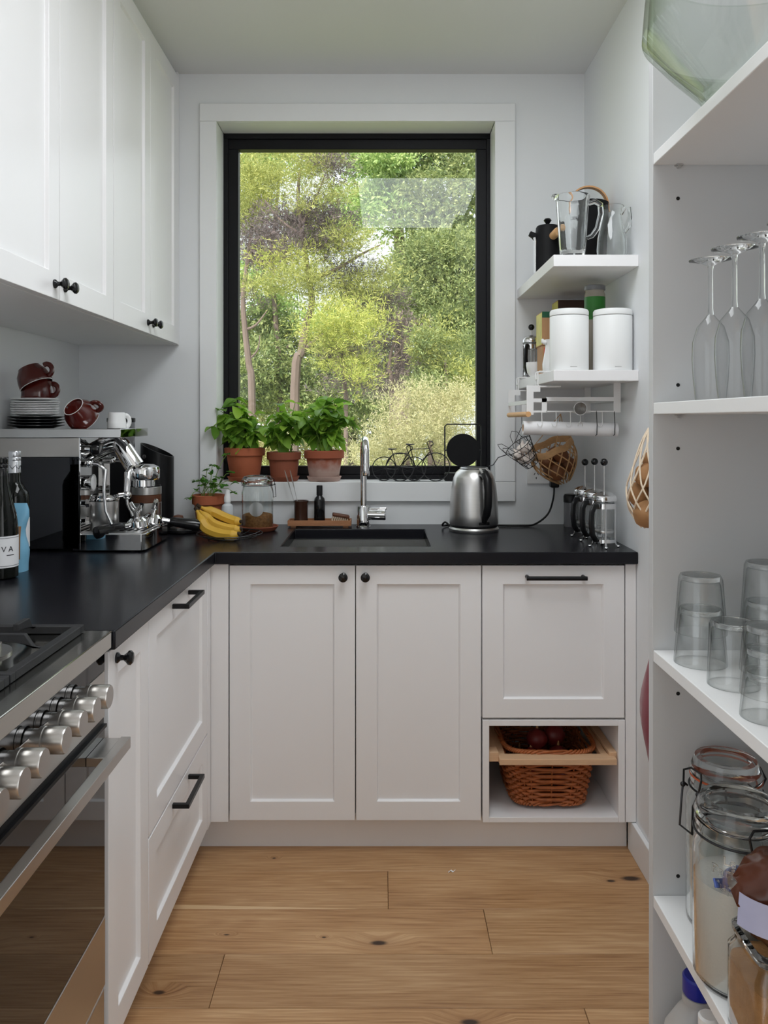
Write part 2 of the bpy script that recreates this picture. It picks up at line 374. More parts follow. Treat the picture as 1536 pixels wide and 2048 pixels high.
    mxk = N.new('ShaderNodeMix'); mxk.data_type = 'RGBA'; L.new(core.outputs[0], mxk.inputs['Factor']); L.new(mxh.outputs['Result'], mxk.inputs['A']); mxk.inputs['B'].default_value = (*rgb((58,40,28)), 1)
    L.new(mxk.outputs['Result'], b.inputs['Base Color']); b.inputs['Roughness'].default_value = .42
    bp = N.new('ShaderNodeBump'); bp.inputs['Strength'].default_value = .12; bp.inputs['Distance'].default_value = .001
    L.new(a1.outputs[0], bp.inputs['Height']); L.new(bp.outputs[0], b.inputs['Normal'])
    return m
oak_m = oak_mat()

# ================================================================== THE ROOM
XL, XR, YB, ZC = -1.156, 0.766, 3.02, 2.632        # left wall, right wall, back wall, ceiling
YR = -2.2                                          # wall behind the camera
WX0, WX1, WZ0, WZ1 = -0.631, 0.437, 1.085, 2.444   # window opening
b = MB(); T = .2
b.box(XL-T, WX0, YB, YB+T, -.05, ZC+.1); b.box(WX1, XR+T, YB, YB+T, -.05, ZC+.1)
b.box(WX0, WX1, YB, YB+T, -.05, WZ0-.02); b.box(WX0, WX1, YB, YB+T, WZ1+.02, ZC+.1)
struct(obj('wall_back', b, wall_m))
for nm, x0, x1 in (('wall_left', XL-T, XL), ('wall_right', XR, XR+T)):
    b = MB()
    if nm == 'wall_left': b.box(x0, x1, .1, YB, -.05, ZC+.1)
    else:                                          # unseen recess added behind the pantry so less light bounces inside it
        b.box(XR, 1.06, 1.362, YB, -.05, ZC+.1); b.box(1.03, 1.06, .318, 1.362, -.05, ZC+.1); b.box(XR, 1.06, .1, .318, -.05, ZC+.1)
    b.box(x0, x1, YR-T, -1.8, -.05, ZC+.1)
    b.box(x0, x1, -1.8, .1, 2.3, ZC+.1); b.box(x0, x1, -1.8, .1, -.05, .2)  # unseen openings made up to hold the added fill lights
    struct(obj(nm, b, wall_m))
struct(obj('wall_rear', MB().box(XL, XR, YR-T, YR, -.05, ZC+.1), wall_m))
b = MB(); SX0, SX1, SY0, SY1 = -.15, .54, .83, 2.01
b.box(XL-.02, SX0, YR, YB+.02, ZC, ZC+.1); b.box(SX1, XR+.26, YR, YB+.02, ZC, ZC+.1)
b.box(SX0, SX1, YR, SY0, ZC, ZC+.1); b.box(SX0, SX1, SY1, YB+.02, ZC, ZC+.1)
b.box(SX0-.02, SX0, SY0, SY1, ZC+.1, ZC+.36); b.box(SX1, SX1+.02, SY0, SY1, ZC+.1, ZC+.36)
b.box(SX0, SX1, SY0-.02, SY0, ZC+.1, ZC+.36); b.box(SX0, SX1, SY1, SY1+.02, ZC+.1, ZC+.36)
b.box(SX0-.02, SX1+.02, SY0-.02, SY1+.02, ZC+.36, ZC+.38)
struct(obj('ceiling', b, ceil_m))

# floor boards, one by one
floor = struct(obj('floor', MB().box(XL, XR+.25, YR, YB, -.06, -.016), M_('subfloor', rgb((70,46,28)), .9, var=.2)))
joints = {0:[], 1:[.014], 2:[.27], 3:[-.39], 4:[.45], 5:[-.1], 6:[.3], 7:[-.5], 8:[.1], 9:[.5]}
edge0 = 2.317+.18
for row in range(25):
    y1 = edge0-.18*row; y0 = y1-.18
    xs = [XL]+joints.get(row, [rnd.uniform(-.8,.5)])+[XR]
    if y1 < YR+.05: break
    for x0, x1 in zip(xs, xs[1:]):
        g = .0005
        obj('floor_board', MB().box(x0+g, x1-g, max(y0,YR)+g, y1-g, -.016, 0), oak_m, floor, bevel=.0012, seg=1)

# window trim, jamb linings and sill
tp = .018
TY = YB-tp
px = lambda x, Y: (x-CX)*Y/F
pz = lambda y, Y: HC-(y-CY)*Y/F
ox0, ox1, oz0, oz1 = px(399,TY), px(1031,TY), pz(1003,TY), pz(206,TY)
ix0, ix1, iz0, iz1 = px(433,TY), px(990,TY), pz(964,TY), pz(242,TY)
def trimbox(n, boxes):
    m = MB()
    for q in boxes: m.box(*q)
    return struct(obj('trim_%d' % n, m, trim_m, bevel=.0025))
YF = 3.135                                        # face of the black window frame
trimbox(1, [(ox0, ox1, TY, YB, iz1, oz1), (ix0, ix1, YB, YF, iz1, iz1+.018)])
trimbox(2, [(ox0, ix0, TY, YB, iz0, iz1), (ix0-.018, ix0, YB, YF, iz0, iz1)])
trimbox(3, [(ix1, ox1, TY, YB, iz0, iz1), (ix1, ix1+.018, YB, YF, iz0, iz1)])
trimbox(4, [(ox0, ox1, TY, YB, oz0, iz0), (ix0-.01, ix1+.01, YB, YF+.02, iz0-.02, iz0)])
win = sgroup('window_1')
def ring(m, x0, x1, z0, z1, w_, y0, y1, wb=None):
    wb = wb or w_
    m.box(x0, x1, y0, y1, z1-w_, z1); m.box(x0, x1, y0, y1, z0, z0+wb)
    m.box(x0, x0+w_, y0, y1, z0+wb, z1-w_); m.box(x1-w_, x1, y0, y1, z0+wb, z1-w_)
fx0, fx1, fz0, fz1 = px(445,YF), px(984,YF), iz0, pz(266,YF)
obj('window_frame', (lambda m: (ring(m, fx0-.03, fx1+.03, fz0-.0, fz1+.03, .052, YF, YF+.06, .018), m)[1])(MB()), black_frame_m, win, bevel=.002)
obj('window_sash', (lambda m: (ring(m, fx0+.020, fx1-.020, fz0+.018, fz1-.020, .040, YF+.012, YF+.055, .034), m)[1])(MB()), black_frame_m, win, bevel=.002)
obj('window_pane', MB().box(fx0+.055, fx1-.055, YF+.030, YF+.0305, fz0+.048, fz1-.055), pane_m, win)

# kick boards and skirting
struct(obj('baseboard_back', MB().box(-.60, .752, 2.452, 2.47, 0, .1), cab_m))
struct(obj('baseboard_left', MB().box(-.60, -.582, 1.50, 2.452, 0, .1), cab_m))
struct(obj('baseboard_right', MB().box(.752, XR, 1.362, 2.44, 0, .098), trim_m, bevel=.002))

# ================================================================== CABINETS
def shaker(wd, h, t=.02, stile=.063, rail=.057, rec=.009, ch=.004):
    "door leaf, front at y=0 facing -y"
    m = MB()
    def rect(x0, x1, z0, z1, y): return [(x0,y,z0),(x1,y,z0),(x1,y,z1),(x0,y,z1)]
    v = rect(0, wd, 0, h, 0)+rect(stile, wd-stile, rail, h-rail, 0)+rect(stile+ch, wd-stile-ch, rail+ch, h-rail-ch, rec)+rect(0, wd, 0, h, t)
    f = []
    for a, c in ((0,4),(4,8)):
        for k in range(4): f.append((a+k, a+(k+1)%4, c+(k+1)%4, c+k))
    f.append((8,9,10,11)); f.append((15,14,13,12))
    for k in range(4): f.append((k, 12+k, 12+(k+1)%4, (k+1)%4))
    m.add(v, f); return m
TOFRONT = Matrix.Rotation(R(90), 4, 'X')          # lathe axis z -> -y
KNOB = MB().lathe([(0,0),(.0105,0),(.0105,.003),(.0055,.008),(.005,.014),(.009,.019),(.0138,.024),(.0140,.028),(.010,.032),(0,.0335)], 24, TOFRONT)
knob_me = None
def knob(parent, x, z):
    global knob_me
    if knob_me is None:
        o = obj('knob', KNOB, black_gloss_m, parent, loc=(x,0,z)); knob_me = o.data; return o
    return obj('knob', knob_me, black_gloss_m, parent, loc=(x,0,z))
def door(parent, x, z, wd, h, kx=None, kz=None, name='door', **k):
    g = .0015
    d = obj(name, shaker(wd-2*g, h-2*g, **k), cab_m, parent, bevel=.0012, loc=(x+g,0,z+g))
    if kx is not None: knob(d, kx-x-g, kz-z-g)
    return d
def carcass(wd, dep, z0, z1, y0=.021, t=.018, top=False):
    m = MB()
    m.box(0, t, y0, dep, z0, z1); m.box(wd-t, wd, y0, dep, z0, z1)
    m.box(t, wd-t, y0, dep, z0, z0+t); m.box(t, wd-t, dep-.006, dep, z0+t, z1)
    if top: m.box(t, wd-t, y0, dep-.006, z1-t, z1)
    return m
YD = 2.40                                          # face of the back-run doors
zt, zb = .878, .104
Xa, Xb, Xc, Xd = -.4655, -.083, .298, .7315
cab = thing('sink_cabinet', 'white base cabinet under the sink with two shaker doors and black round knobs', 'cabinet', (Xa, YD, 0))
obj('body', carcass(Xc-Xa, .60, .100, .875), carc_m, cab)
door(cab, 0, zb, Xb-Xa, zt-zb, px(687,YD)-Xa, pz(1152,YD))
door(cab, Xb-Xa, zb, Xc-Xb, zt-zb, px(731,YD)-Xa, pz(1152,YD))
obj('filler_strip', MB().box(-.056, -.002, .0, .018, .100, .880), cab_m, cab, bevel=.001)
cab = thing('drawer_cabinet', 'white base cabinet with one deep bin drawer above an open basket bay', 'cabinet', (Xc, YD, 0))
wd = Xd-Xc
m = MB(); m.box(0, .018, .021, .60, .412, .875); m.box(wd-.018, wd, .021, .60, .412, .875); m.box(.018, wd-.018, .594, .60, .1, .875)
obj('body', m, carc_m, cab)
m = MB(); t = .020
m.box(.003, .003+t, 0, .59, .099, .409); m.box(wd-t, wd, 0, .59, .099, .409); m.box(.003+t, wd-t, 0, .59, .099, .099+.016); m.box(.003+t, wd-t, 0, .59, .409-.018, .409)
obj('open_bay', m, cab_m, cab, bevel=.001)
dr = door(cab, .001, .414, wd-.001, zt-.414, name='drawer_front')
def bar_handle(parent, x0, x1, z):
    m = MB(); m.tube([(x0,0,z),(x0,-.028,z)], .006, 10); m.tube([(x1,0,z),(x1,-.028,z)], .006, 10)
    m.tube([(x0-.006,-.030,z),(x1+.006,-.030,z)], .0065, 12)
    return obj('handle', m, black_m, parent)
bar_handle(dr, px(1052,YD)-Xc, px(1164,YD)-Xc, pz(1153,YD)-.4155)
for x0, x1 in ((.024, .053), (wd-.044, wd-.021)):
    obj('basket_rail', MB().box(x0, x1, .012, .56, .278, .306), pale_wood_m, cab, bevel=.001)
obj('filler_strip', MB().box(wd+.002, XR-Xc-.001, 0, .018, .100, .880), cab_m, cab, bevel=.001)

XF = -.52                                          # face of the left-run doors
cab = thing('narrow_cabinet', 'slim white pull-out cabinet with a black knob beside the range cooker', 'cabinet', (XF, 1.505, 0), R(90))
obj('body', carcass(.253, .60, .100, .875), carc_m, cab)
door(cab, 0, zb, .255, zt-zb, .045, .852, stile=.055)
cab = thing('drawer_stack_cabinet', 'white base cabinet with two shaker drawers and square black bar handles', 'cabinet', (XF, 1.762, 0), R(90))
obj('body', carcass(.59, .60, .100, .875), carc_m, cab)
def square_handle(parent, x0, x1, z):
    m = MB(); s = .0055
    m.box(x0-s, x0+s, -.034, 0, z-s, z+s); m.box(x1-s, x1+s, -.034, 0, z-s, z+s); m.box(x0-s, x1+s, -.042, -.031, z-s, z+s)
    return obj('handle', m, black_m, parent, bevel=.001)
for z0, z1 in ((.388, zt), (zb, .385)):
    d = door(cab, 0, z0, .59, z1-z0, name='drawer_front')
    square_handle(d, .20, .36, z1-z0-.024)
obj('filler_strip', MB().box(.592, .634, .0, .018, .100, .880), cab_m, cab, bevel=.001)

# worktop with the sink cut-out
SKX0, SKX1, SKY0, SKY1 = -.320, .150, 2.486, 2.885
XBF, YBF = -.5036, 2.38
m = MB(); z0, z1 = .883, .92
out = [(XL+.001,1.493),(XBF,1.493),(XBF,YBF),(XR-.001,YBF),(XR-.001,YB-.001),(XL+.001,YB-.001)]
hole = [(SKX0,SKY0),(SKX1,SKY0),(SKX1,SKY1),(SKX0,SKY1)]
def bench_mesh():
    bm = bmesh.new()
    v = {}
    xs = [XL+.001, XBF, SKX0, SKX1, XR-.001]; ys = [1.493, YBF, SKY0, SKY1, YB-.001]
    def inside(i, j):
        if j == 0: return i == 0
        return not (i == 2 and j == 2)
    def gv(i, j):
        if (i, j) not in v: v[i, j] = bm.verts.new((xs[i], ys[j], z0))
        return v[i, j]
    fs = [bm.faces.new([gv(i,j), gv(i+1,j), gv(i+1,j+1), gv(i,j+1)]) for i in range(4) for j in range(4) if inside(i, j)]
    r = bmesh.ops.extrude_face_region(bm, geom=fs)
    for e in r['geom']:
        if isinstance(e, bmesh.types.BMVert): e.co.z = z1
    bmesh.ops.recalc_face_normals(bm, faces=bm.faces[:])
    bmesh.ops.dissolve_limit(bm, angle_limit=.01, verts=bm.verts[:], edges=bm.edges[:])
    me = bpy.data.meshes.new('worktop'); bm.to_mesh(me); bm.free(); return me
tag(obj('worktop', bench_mesh(), bench_m, bevel=.003), 'black satin stone worktop running round the corner in an L shape', 'worktop')

# sink
sk = thing('kitchen_sink', 'stainless steel undermount sink below the window', 'sink', (0,0,.66))
m = MB(); t = .004; x0, x1, y0, y1 = SKX0-.006, SKX1+.006, SKY0-.006, SKY1+.006; d = .2215
m.box(x0-t, x0, y0-t, y1+t, 0, d); m.box(x1, x1+t, y0-t, y1+t, 0, d); m.box(x0, x1, y0-t, y0, 0, d); m.box(x0, x1, y1, y1+t, 0, d)
m.box(x0, x1, y0, y1, 0, t)
obj('basin', m, sink_m, sk)
ov = obj('overflow', MB().box(-.075, -.025, y1-.003, y1+.001, .155, .175), chrome_m, sk, bevel=.001)
obj('overflow_slot', MB().box(-.068, -.032, y1-.004, y1-.002, .160, .170), grate_hole_m, ov)
obj('drain', MB().lathe([(0,t),(.045,t),(.045,.008),(.036,.009),(.03,.006),(0,.006)], 32, Matrix.Translation((-.085, 2.70, 0))), chrome_m, sk)

# upper cabinets
XU = -.772; ZU0, ZU1 = 1.600, 2.612
def upper(y0, y1, label):
    wdt = y1-y0
    c = thing('wall_cabinet', label, 'cabinet', (XU, y0, ZU0), R(90))
    dep = XU-XL-.002
    m = MB(); tt = .018
    m.box(.001, wdt-.001, .021, dep, 0, tt); m.box(.001, tt, .021, dep, tt, ZU1-ZU0); m.box(wdt-tt, wdt-.001, .021, dep, tt, ZU1-ZU0)
    m.box(tt, wdt-tt, dep-.006, dep, tt, ZU1-ZU0); m.box(.001, wdt-.001, .012, dep, ZU1-ZU0, ZC-ZU0-.001)
    obj('body', m, carc_m, c)
    h = wdt/2
    kz = .036
    door(c, 0, 0, h, ZU1-ZU0, h-.030, kz, stile=.058, rail=.062)
    door(c, h, 0, h, ZU1-ZU0, h+.030, kz, stile=.058, rail=.062)
    return c
upper(1.517, 2.275, 'white two-door wall cabinet above the wine bottles and espresso machine side panel')
c = upper(2.277, 2.995, 'white two-door wall cabinet ending at the window wall')
obj('filler_strip', MB().box(.7195, YB-2.277-.001, .003, .021, 0, ZC-ZU0-.001), cab_m, c, bevel=.001)

# floating corner shelves
SHX, SHY = .5105, 2.376
shelf1 = tag(obj('floating_shelf', MB().box(SHX, XR-.0005, SHY, YB-.0005, 1.776, 1.811), cab_m, bevel=.0015), 'thick white floating shelf holding the glass jugs and ice bucket', 'shelf')
shelf2 = tag(obj('floating_shelf', MB().box(SHX, XR-.0005, SHY, YB-.0005, 1.433, 1.466), cab_m, bevel=.0015), 'thick white floating shelf holding the two white canisters', 'shelf')

# tall pantry shelving
XP, YP, YN = .455, 1.34, .34
pan = thing('pantry_shelving', 'tall white open shelving unit with glassware and food jars', 'shelving', (0,0,0))
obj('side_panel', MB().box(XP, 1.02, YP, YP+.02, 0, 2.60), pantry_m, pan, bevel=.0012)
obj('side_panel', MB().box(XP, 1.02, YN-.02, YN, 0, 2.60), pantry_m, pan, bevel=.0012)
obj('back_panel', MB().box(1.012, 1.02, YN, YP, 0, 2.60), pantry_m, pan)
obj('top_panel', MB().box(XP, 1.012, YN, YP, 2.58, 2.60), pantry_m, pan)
SZ = [1.7655, 1.345, .928, .514, .10]
for z in SZ: obj('shelf', MB().box(XP+.001, 1.012, YN+.0005, YP-.0005, z-.0195, z), carc_m, pan, bevel=.0012)
hole = None
for hy in (397, 770, 897, 1387, 1752):
    zz = pz(hy, YP)
    m = MB().lathe([(0,0),(.0032,0),(.0032,.0006),(0,.0006)], 14, TOFRONT)
    obj('pin_hole', m, grate_hole_m, pan, loc=(px(1356,YP), YP, zz))
for z in SZ[:4]:
    m = MB(); m.tube([(0,0,0),(0,-.008,0)], .003, 8); m.box(-.006, .006, -.009, -.0002, .001, .003)
    obj('shelf_pin', m, steel_m, pan, loc=(px(1356,YP), YP, z-.0195-.0035))

# ================================================================== RANGE COOKER
RY0, RY1 = .592, 1.490
ra = thing('range_cooker', 'wide stainless steel gas range cooker with black glass oven door', 'range cooker', (0,0,0))
XO = -.528
obj('body', MB().box(-1.12, XO-.002, RY0, RY1, .10, .888), black_mat_m, ra)
m = MB(); m.box(-1.14, -.508, RY0, RY1, .889, .921)
hob = obj('hob_top', m, M_('hob_steel', (.50,.49,.46), .12, 1.0, var=.06, scale=12, rvar=.04), ra, bevel=.002)
obj('control_panel', MB().box(XO-.002, XO+.006, RY0, RY1, .760, .846), steel_b_m, ra, bevel=.001)
obj('glass_strip', MB().box(XO-.002, XO+.0055, RY0, RY1, .847, .889), dark_mirror_m, ra)
m = MB(); m.box(XO-.002, XO+.004, RY0, RY1, .738, .758); m.box(XO, XO+.010, RY0, RY1, .741, .747)
obj('vent_strip', m, black_m, ra)
TOX = Matrix.Rotation(R(90), 4, 'Y')              # lathe axis z -> +x
kp = MB().lathe([(0,0),(.0165,0),(.0165,.010),(.0200,.0105),(.0200,.017),(.0188,.018),(.0188,.020),(.0200,.021),(.0200,.048),(.0188,.0505),(0,.0507)], 36, TOX)
kme = None
for yk in (1.372, 1.311, 1.252, 1.186, 1.107, 1.046, .985, .925):
    o = obj('control_knob', kme or kp, steel_b_m, ra, loc=(XO+.0055, yk, .838)); kme = o.data
od = obj('oven_door', MB().box(XO-.002, XO+.006, RY0, RY1, .386, .737), door_glass_m, ra, bevel=.001)
obj('door_trim', MB().box(XO-.002, XO+.007, RY0, RY1, .257, .385), steel_b_m, ra, bevel=.0015)
obj('lower_drawer', MB().box(XO-.002, XO+.006, RY0, RY1, .105, .252), steel_b_m, ra, bevel=.004)
h = obj('oven_handle', MB().box(-.490, -.472, RY0+.02, RY1-.004, .703, .724), steel_b_m, ra, bevel=.001)
for yk in (1.395, .61): obj('handle_bracket', MB().box(XO+.006, -.490, yk, yk+.09, .706, .722), steel_b_m, h, bevel=.001)
for xx in (-1.05, -.60):
    for yk in (RY0+.05, RY1-.05): obj('foot', MB().cyl((xx,yk,0), (xx,yk,.10), .02), black_m, ra)
# pan supports: each a frame of bars with raised prongs
def grate(y0, y1):
    m = MB(); x0, x1 = -1.09, -.556; zb_, zt_ = .922, .936; bw = .016
    m.box(x0, x1, y1-bw, y1, zb_, zt_); m.box(x0, x1, y0, y0+bw, zb_, zt_)
    m.box(x1-bw, x1, y0+bw, y1-bw, zb_, zt_); m.box(x0, x0+bw, y0+bw, y1-bw, zb_, zt_)
    m.box((x0+x1)/2-bw/2, (x0+x1)/2+bw/2, y0+bw, y1-bw, zb_, zt_)
    yc = (y0+y1)/2
    def prong(px_, py_, dx, dy):
        "sloping finger that rises towards the burner"
        q = [(0,0), (.015,.0), (.03,.022), (.075,.022), (.075,.010), (.04,.006), (.0,-.004)]
        a = math.atan2(dy, dx)
        Mx = Matrix.Translation((px_, py_, zt_)) @ Matrix.Rotation(a, 4, 'Z') @ Matrix.Rotation(R(90), 4, 'X')
        m.prism(q, -.005, .005, Mx)
    for xc in ((x0*.25+x1*.75), (x0*.75+x1*.25)):
        for s in (-.045, .045):
            prong(xc+s, y1-bw+.006, 0, -1); prong(xc+s, y0+bw-.006, 0, 1)
        prong(xc+.12, yc, -1, 0); prong(xc-.12, yc, 1, 0)
    return m
for y0, y1 in ((1.186, 1.478), (.892, 1.182), (.604, .888)): obj('pan_support', grate(y0, y1), iron_m, ra, bevel=.0015)
for xc in (-.69, -.957):
    for yc in (1.332, 1.037, .746):
        bu = obj('burner', MB().lathe([(0,.921),(.062,.921),(.062,.925),(.046,.926),(.046,.938),(.042,.940),(0,.940)], 32, Matrix.Translation((xc,yc,0))), steel_b_m, ra)
        obj('burner_cap', MB().lathe([(0,.9405),(.038,.9405),(.040,.944),(.036,.949),(0,.9495)], 32, Matrix.Translation((xc,yc,0))), iron_m, bu)

# ================================================================== OUTSIDE: ground, trees and shrubs
GZ = -0.7
struct(obj('ground', MB().box(-25, 25, 3.3, 40, GZ-.2, GZ), concrete_m))
nr = np.random.default_rng(11)
def leaf_cloud(clusters, rng=nr):
    """clusters: (centre, radii, number of twigs, leaves per twig, leaf length, leaf width, twig length, uplift, colour pairs)
    -> mesh of small pointed leaves carried on twigs that fan outwards"""
    V, Fc, Cc = [], [], []; base = 0
    for c, r, nt_, k, ll, lw, tl, up, cols in clusters:
        u = rng.normal(size=(nt_, 3)); u /= np.linalg.norm(u, axis=1)[:, None]
        rad = rng.random(nt_)**.45
        org = np.array(c) + u*rad[:, None]*np.array(r)
        d = u*np.array([1, 1, .6]) + np.array([0, 0, up]) + rng.normal(size=(nt_, 3))*.35
        d /= np.linalg.norm(d, axis=1)[:, None]
        org = np.repeat(org, k, 0); d = np.repeat(d, k, 0); n = nt_*k
        tpos = rng.random(n)
        side = rng.normal(size=(n, 3)); side -= d*(side*d).sum(1)[:, None]; side /= np.linalg.norm(side, axis=1)[:, None]
        ld = d*.7 + side*.75; ld /= np.linalg.norm(ld, axis=1)[:, None]
        p0 = org + d*(tpos*tl)[:, None]
        nrm = np.cross(ld, rng.normal(size=(n, 3))); nrm /= np.linalg.norm(nrm, axis=1)[:, None]
        L_ = ll*(.6+.8*rng.random(n))[:, None]; W_ = lw*(.7+.6*rng.random(n))[:, None]
        a = p0; b_ = p0+ld*L_*.45+nrm*W_; c_ = p0+ld*L_; e_ = p0+ld*L_*.45-nrm*W_
        V.append(np.stack([a, b_, c_, e_], 1).reshape(-1, 3))
        Fc.append(np.arange(n*4).reshape(-1, 4)+base); base += n*4
        cols = np.array(cols); wgt = rng.random((n, 1)); tw = np.repeat(rng.integers(0, len(cols)//2, nt_), k)
        col = cols[tw*2]*(1-wgt)+cols[tw*2+1]*wgt
        Cc.append(np.repeat(col, 4, 0))
    V = np.concatenate(V); Fc = np.concatenate(Fc); Cc = np.concatenate(Cc)
    me = bpy.data.meshes.new('leaf_mass'); nv, nf = len(V), len(Fc)
    me.vertices.add(nv); me.vertices.foreach_set('co', V.astype(np.float32).ravel())
    me.loops.add(nf*4); me.loops.foreach_set('vertex_index', Fc.astype(np.int32).ravel())
    me.polygons.add(nf); me.polygons.foreach_set('loop_start', np.arange(nf, dtype=np.int32)*4); me.polygons.foreach_set('loop_total', np.full(nf, 4, np.int32))
    me.update(calc_edges=True)
    at = me.color_attributes.new('tint', 'FLOAT_COLOR', 'POINT')
    at.data.foreach_set('color', np.concatenate([Cc, np.ones((nv, 1))], 1).astype(np.float32).ravel())
    me.materials.append(foliage_m); return me
def cpal(*a):
    out = []
    for c in a:
        g = sum(c)/3; out.append(rgb([min(255, g+(q-g)*.86+6) for q in c]))
    return out
OLIVE = cpal((150,158,70),(206,204,112),(120,132,62),(178,180,92))
BRIGHT = cpal((176,186,70),(222,216,118),(140,156,60),(190,196,92))
PURPLE = cpal((104,88,94),(146,126,128),(84,76,80),(120,104,106))
PINKISH = cpal((150,124,130),(186,160,160),(112,96,100),(150,128,128))
DARKGR = cpal((96,116,66),(156,172,104),(122,138,76),(184,192,116))
MIDGR = cpal((96,118,66),(158,172,104),(122,140,76),(180,186,116))
LIGHT = cpal((150,180,96),(206,222,140),(120,156,80),(180,206,120))
PALE = cpal((176,172,118),(224,214,166),(150,152,100),(204,196,146))
KAN = (8, .050, .0034, .19, .65)      # feathery: leaves per twig, leaf length, width, twig length, uplift
BRD = (7, .046, .0092, .14, .15)      # broader leaves
SHR = (8, .034, .0032, .18, .9)
def clusters(lst, Y, kind, dens=1.0):
    out = []
    k, ll, lw, tl, up = kind
    for x, y, rx, ry, pal in lst:
        s = Y/F; c = P(x, y, Y+nr.uniform(-.3, .3)); r = (rx*s, min(rx, ry)*s*1.0, ry*s)
        n = int(dens*(rx*ry)*.135)
        nb = max(3, int(rx*ry/170))                   # split every crown into separate clumps with gaps between
        for q in range(nb):
            u = nr.normal(size=3); u /= np.linalg.norm(u); u *= nr.random()**.4
            f = .30+.22*nr.random()
            cc = (c[0]+u[0]*r[0], c[1]+u[1]*r[1], c[2]+u[2]*r[2])
            out.append((cc, (r[0]*f*1.15, r[1]*f, r[2]*f*.62), max(int(n*1.1/nb), 12), k, ll*s*200, lw*s*200, tl*s*200, up, pal))
    return out
def trunk(paths):
    m = MB()
    for pts, r0, r1 in paths:
        q = [Vector(p) for p in pts]; n = len(q)
        sm = []
        for i in range(n-1):
            a, b_, c_, d_ = q[max(i-1,0)], q[i], q[i+1], q[min(i+2,n-1)]
            for t_ in (0, .25, .5, .75):
                sm.append(.5*((2*b_)+(c_-a)*t_+(2*a-5*b_+4*c_-d_)*t_*t_+(3*b_-a-3*c_+d_)*t_**3))
        sm.append(q[-1])
        m.tube(sm, [r0+(r1-r0)*i/(len(sm)-1) for i in range(len(sm))], 8)
    return m
def tree(name, label, cat, cl, paths, loc):
    t = thing(name, label, cat, (loc[0], loc[1], GZ), group='trees and shrubs outside the window')
    off = Matrix.Translation((-loc[0], -loc[1], -GZ))
    me = leaf_cloud(cl); me.transform(off)
    o = bpy.data.objects.new('foliage', me); C.objects.link(o); o.parent = t; o['kind'] = 'stuff'
    if paths:
        m = trunk(paths); m.v = [(x-loc[0], y-loc[1], z-GZ) for x, y, z in m.v]
        obj('trunk', m, bark_m, t)
    return t
def gp(x, Y): a = P(x, 840, Y); return (a[0], Y, GZ)
Y = 7.0
tree('layered_tree', 'feathery olive tree with layered crowns and a leaning grey trunk behind the basil', 'tree',
    clusters([(600,335,62,42,OLIVE),(560,310,40,28,OLIVE),(655,345,34,34,PURPLE),(640,395,60,26,OLIVE),(600,440,70,34,PURPLE),(560,470,70,34,PURPLE),(655,450,55,30,PURPLE),(640,420,40,22,OLIVE),
      (655,500,42,28,PURPLE),(600,500,50,30,PURPLE),(590,535,75,34,BRIGHT),(555,570,70,30,OLIVE),(640,585,75,24,OLIVE),(620,560,50,30,OLIVE),(690,500,55,30,OLIVE),(700,540,60,36,PURPLE),(690,480,40,20,OLIVE),(700,590,70,26,OLIVE),(715,615,60,22,PURPLE),(770,555,40,26,OLIVE),(760,610,45,25,PURPLE)], Y, KAN),
    [([gp(585,Y),P(590,775,Y),P(603,705,Y),P(612,650,Y),P(624,605,Y),P(615,540,Y),P(604,460,Y),P(596,400,Y),P(600,340,Y)], .046, .012),
     ([P(606,700,Y),P(640,672,Y),P(668,660,Y)], .018, .006), ([P(604,470,Y),P(560,440,Y),P(530,400,Y)], .016, .005),
     ([P(620,560,Y),P(670,540,Y),P(720,510,Y),P(760,490,Y)], .022, .006), ([P(604,450,Y),P(630,400,Y),P(650,350,Y)], .016, .005)], gp(585,Y))
Y = 8.0
tree('layered_tree', 'feathery olive tree with a pale bare trunk by the left jamb of the window', 'tree',
    clusters([(505,395,48,60,OLIVE),(540,400,40,40,BRIGHT),(500,340,34,40,OLIVE),(530,365,40,34,OLIVE),(490,440,40,34,OLIVE),(505,470,46,30,PURPLE),(540,500,50,34,PURPLE),(495,510,36,30,PURPLE),(500,580,44,22,OLIVE),(490,600,40,22,PURPLE),(550,520,50,30,PINKISH),(545,540,34,26,PINKISH)], Y, KAN),
    [([gp(506,Y),P(504,800,Y),P(498,730,Y),P(490,660,Y),P(486,600,Y),P(492,540,Y),P(500,480,Y),P(512,400,Y)], .042, .012),
     ([P(492,540,Y),P(505,500,Y),P(530,478,Y),P(545,470,Y)], .020, .006), ([P(490,660,Y),P(512,650,Y),P(535,620,Y)], .018, .005), ([P(497,720,Y),P(515,700,Y),P(520,670,Y)], .012, .004)], gp(506,Y))
Y = 6.4
tree('young_tree', 'bright yellow-green feathery young tree above the tallest basil', 'tree',
    clusters([(675,655,62,34,BRIGHT),(700,680,62,30,BRIGHT),(660,630,24,40,BRIGHT),(735,650,44,30,BRIGHT),(650,690,40,26,OLIVE),(720,740,48,26,BRIGHT),(665,740,40,22,BRIGHT),(690,770,44,30,PURPLE),(715,770,30,24,BRIGHT),(690,715,56,16,PURPLE)], Y, KAN),
    [([gp(690,Y),P(692,840,Y),P(688,760,Y),P(684,700,Y),P(680,650,Y)], .022, .006)], gp(690,Y))
Y = 7.2
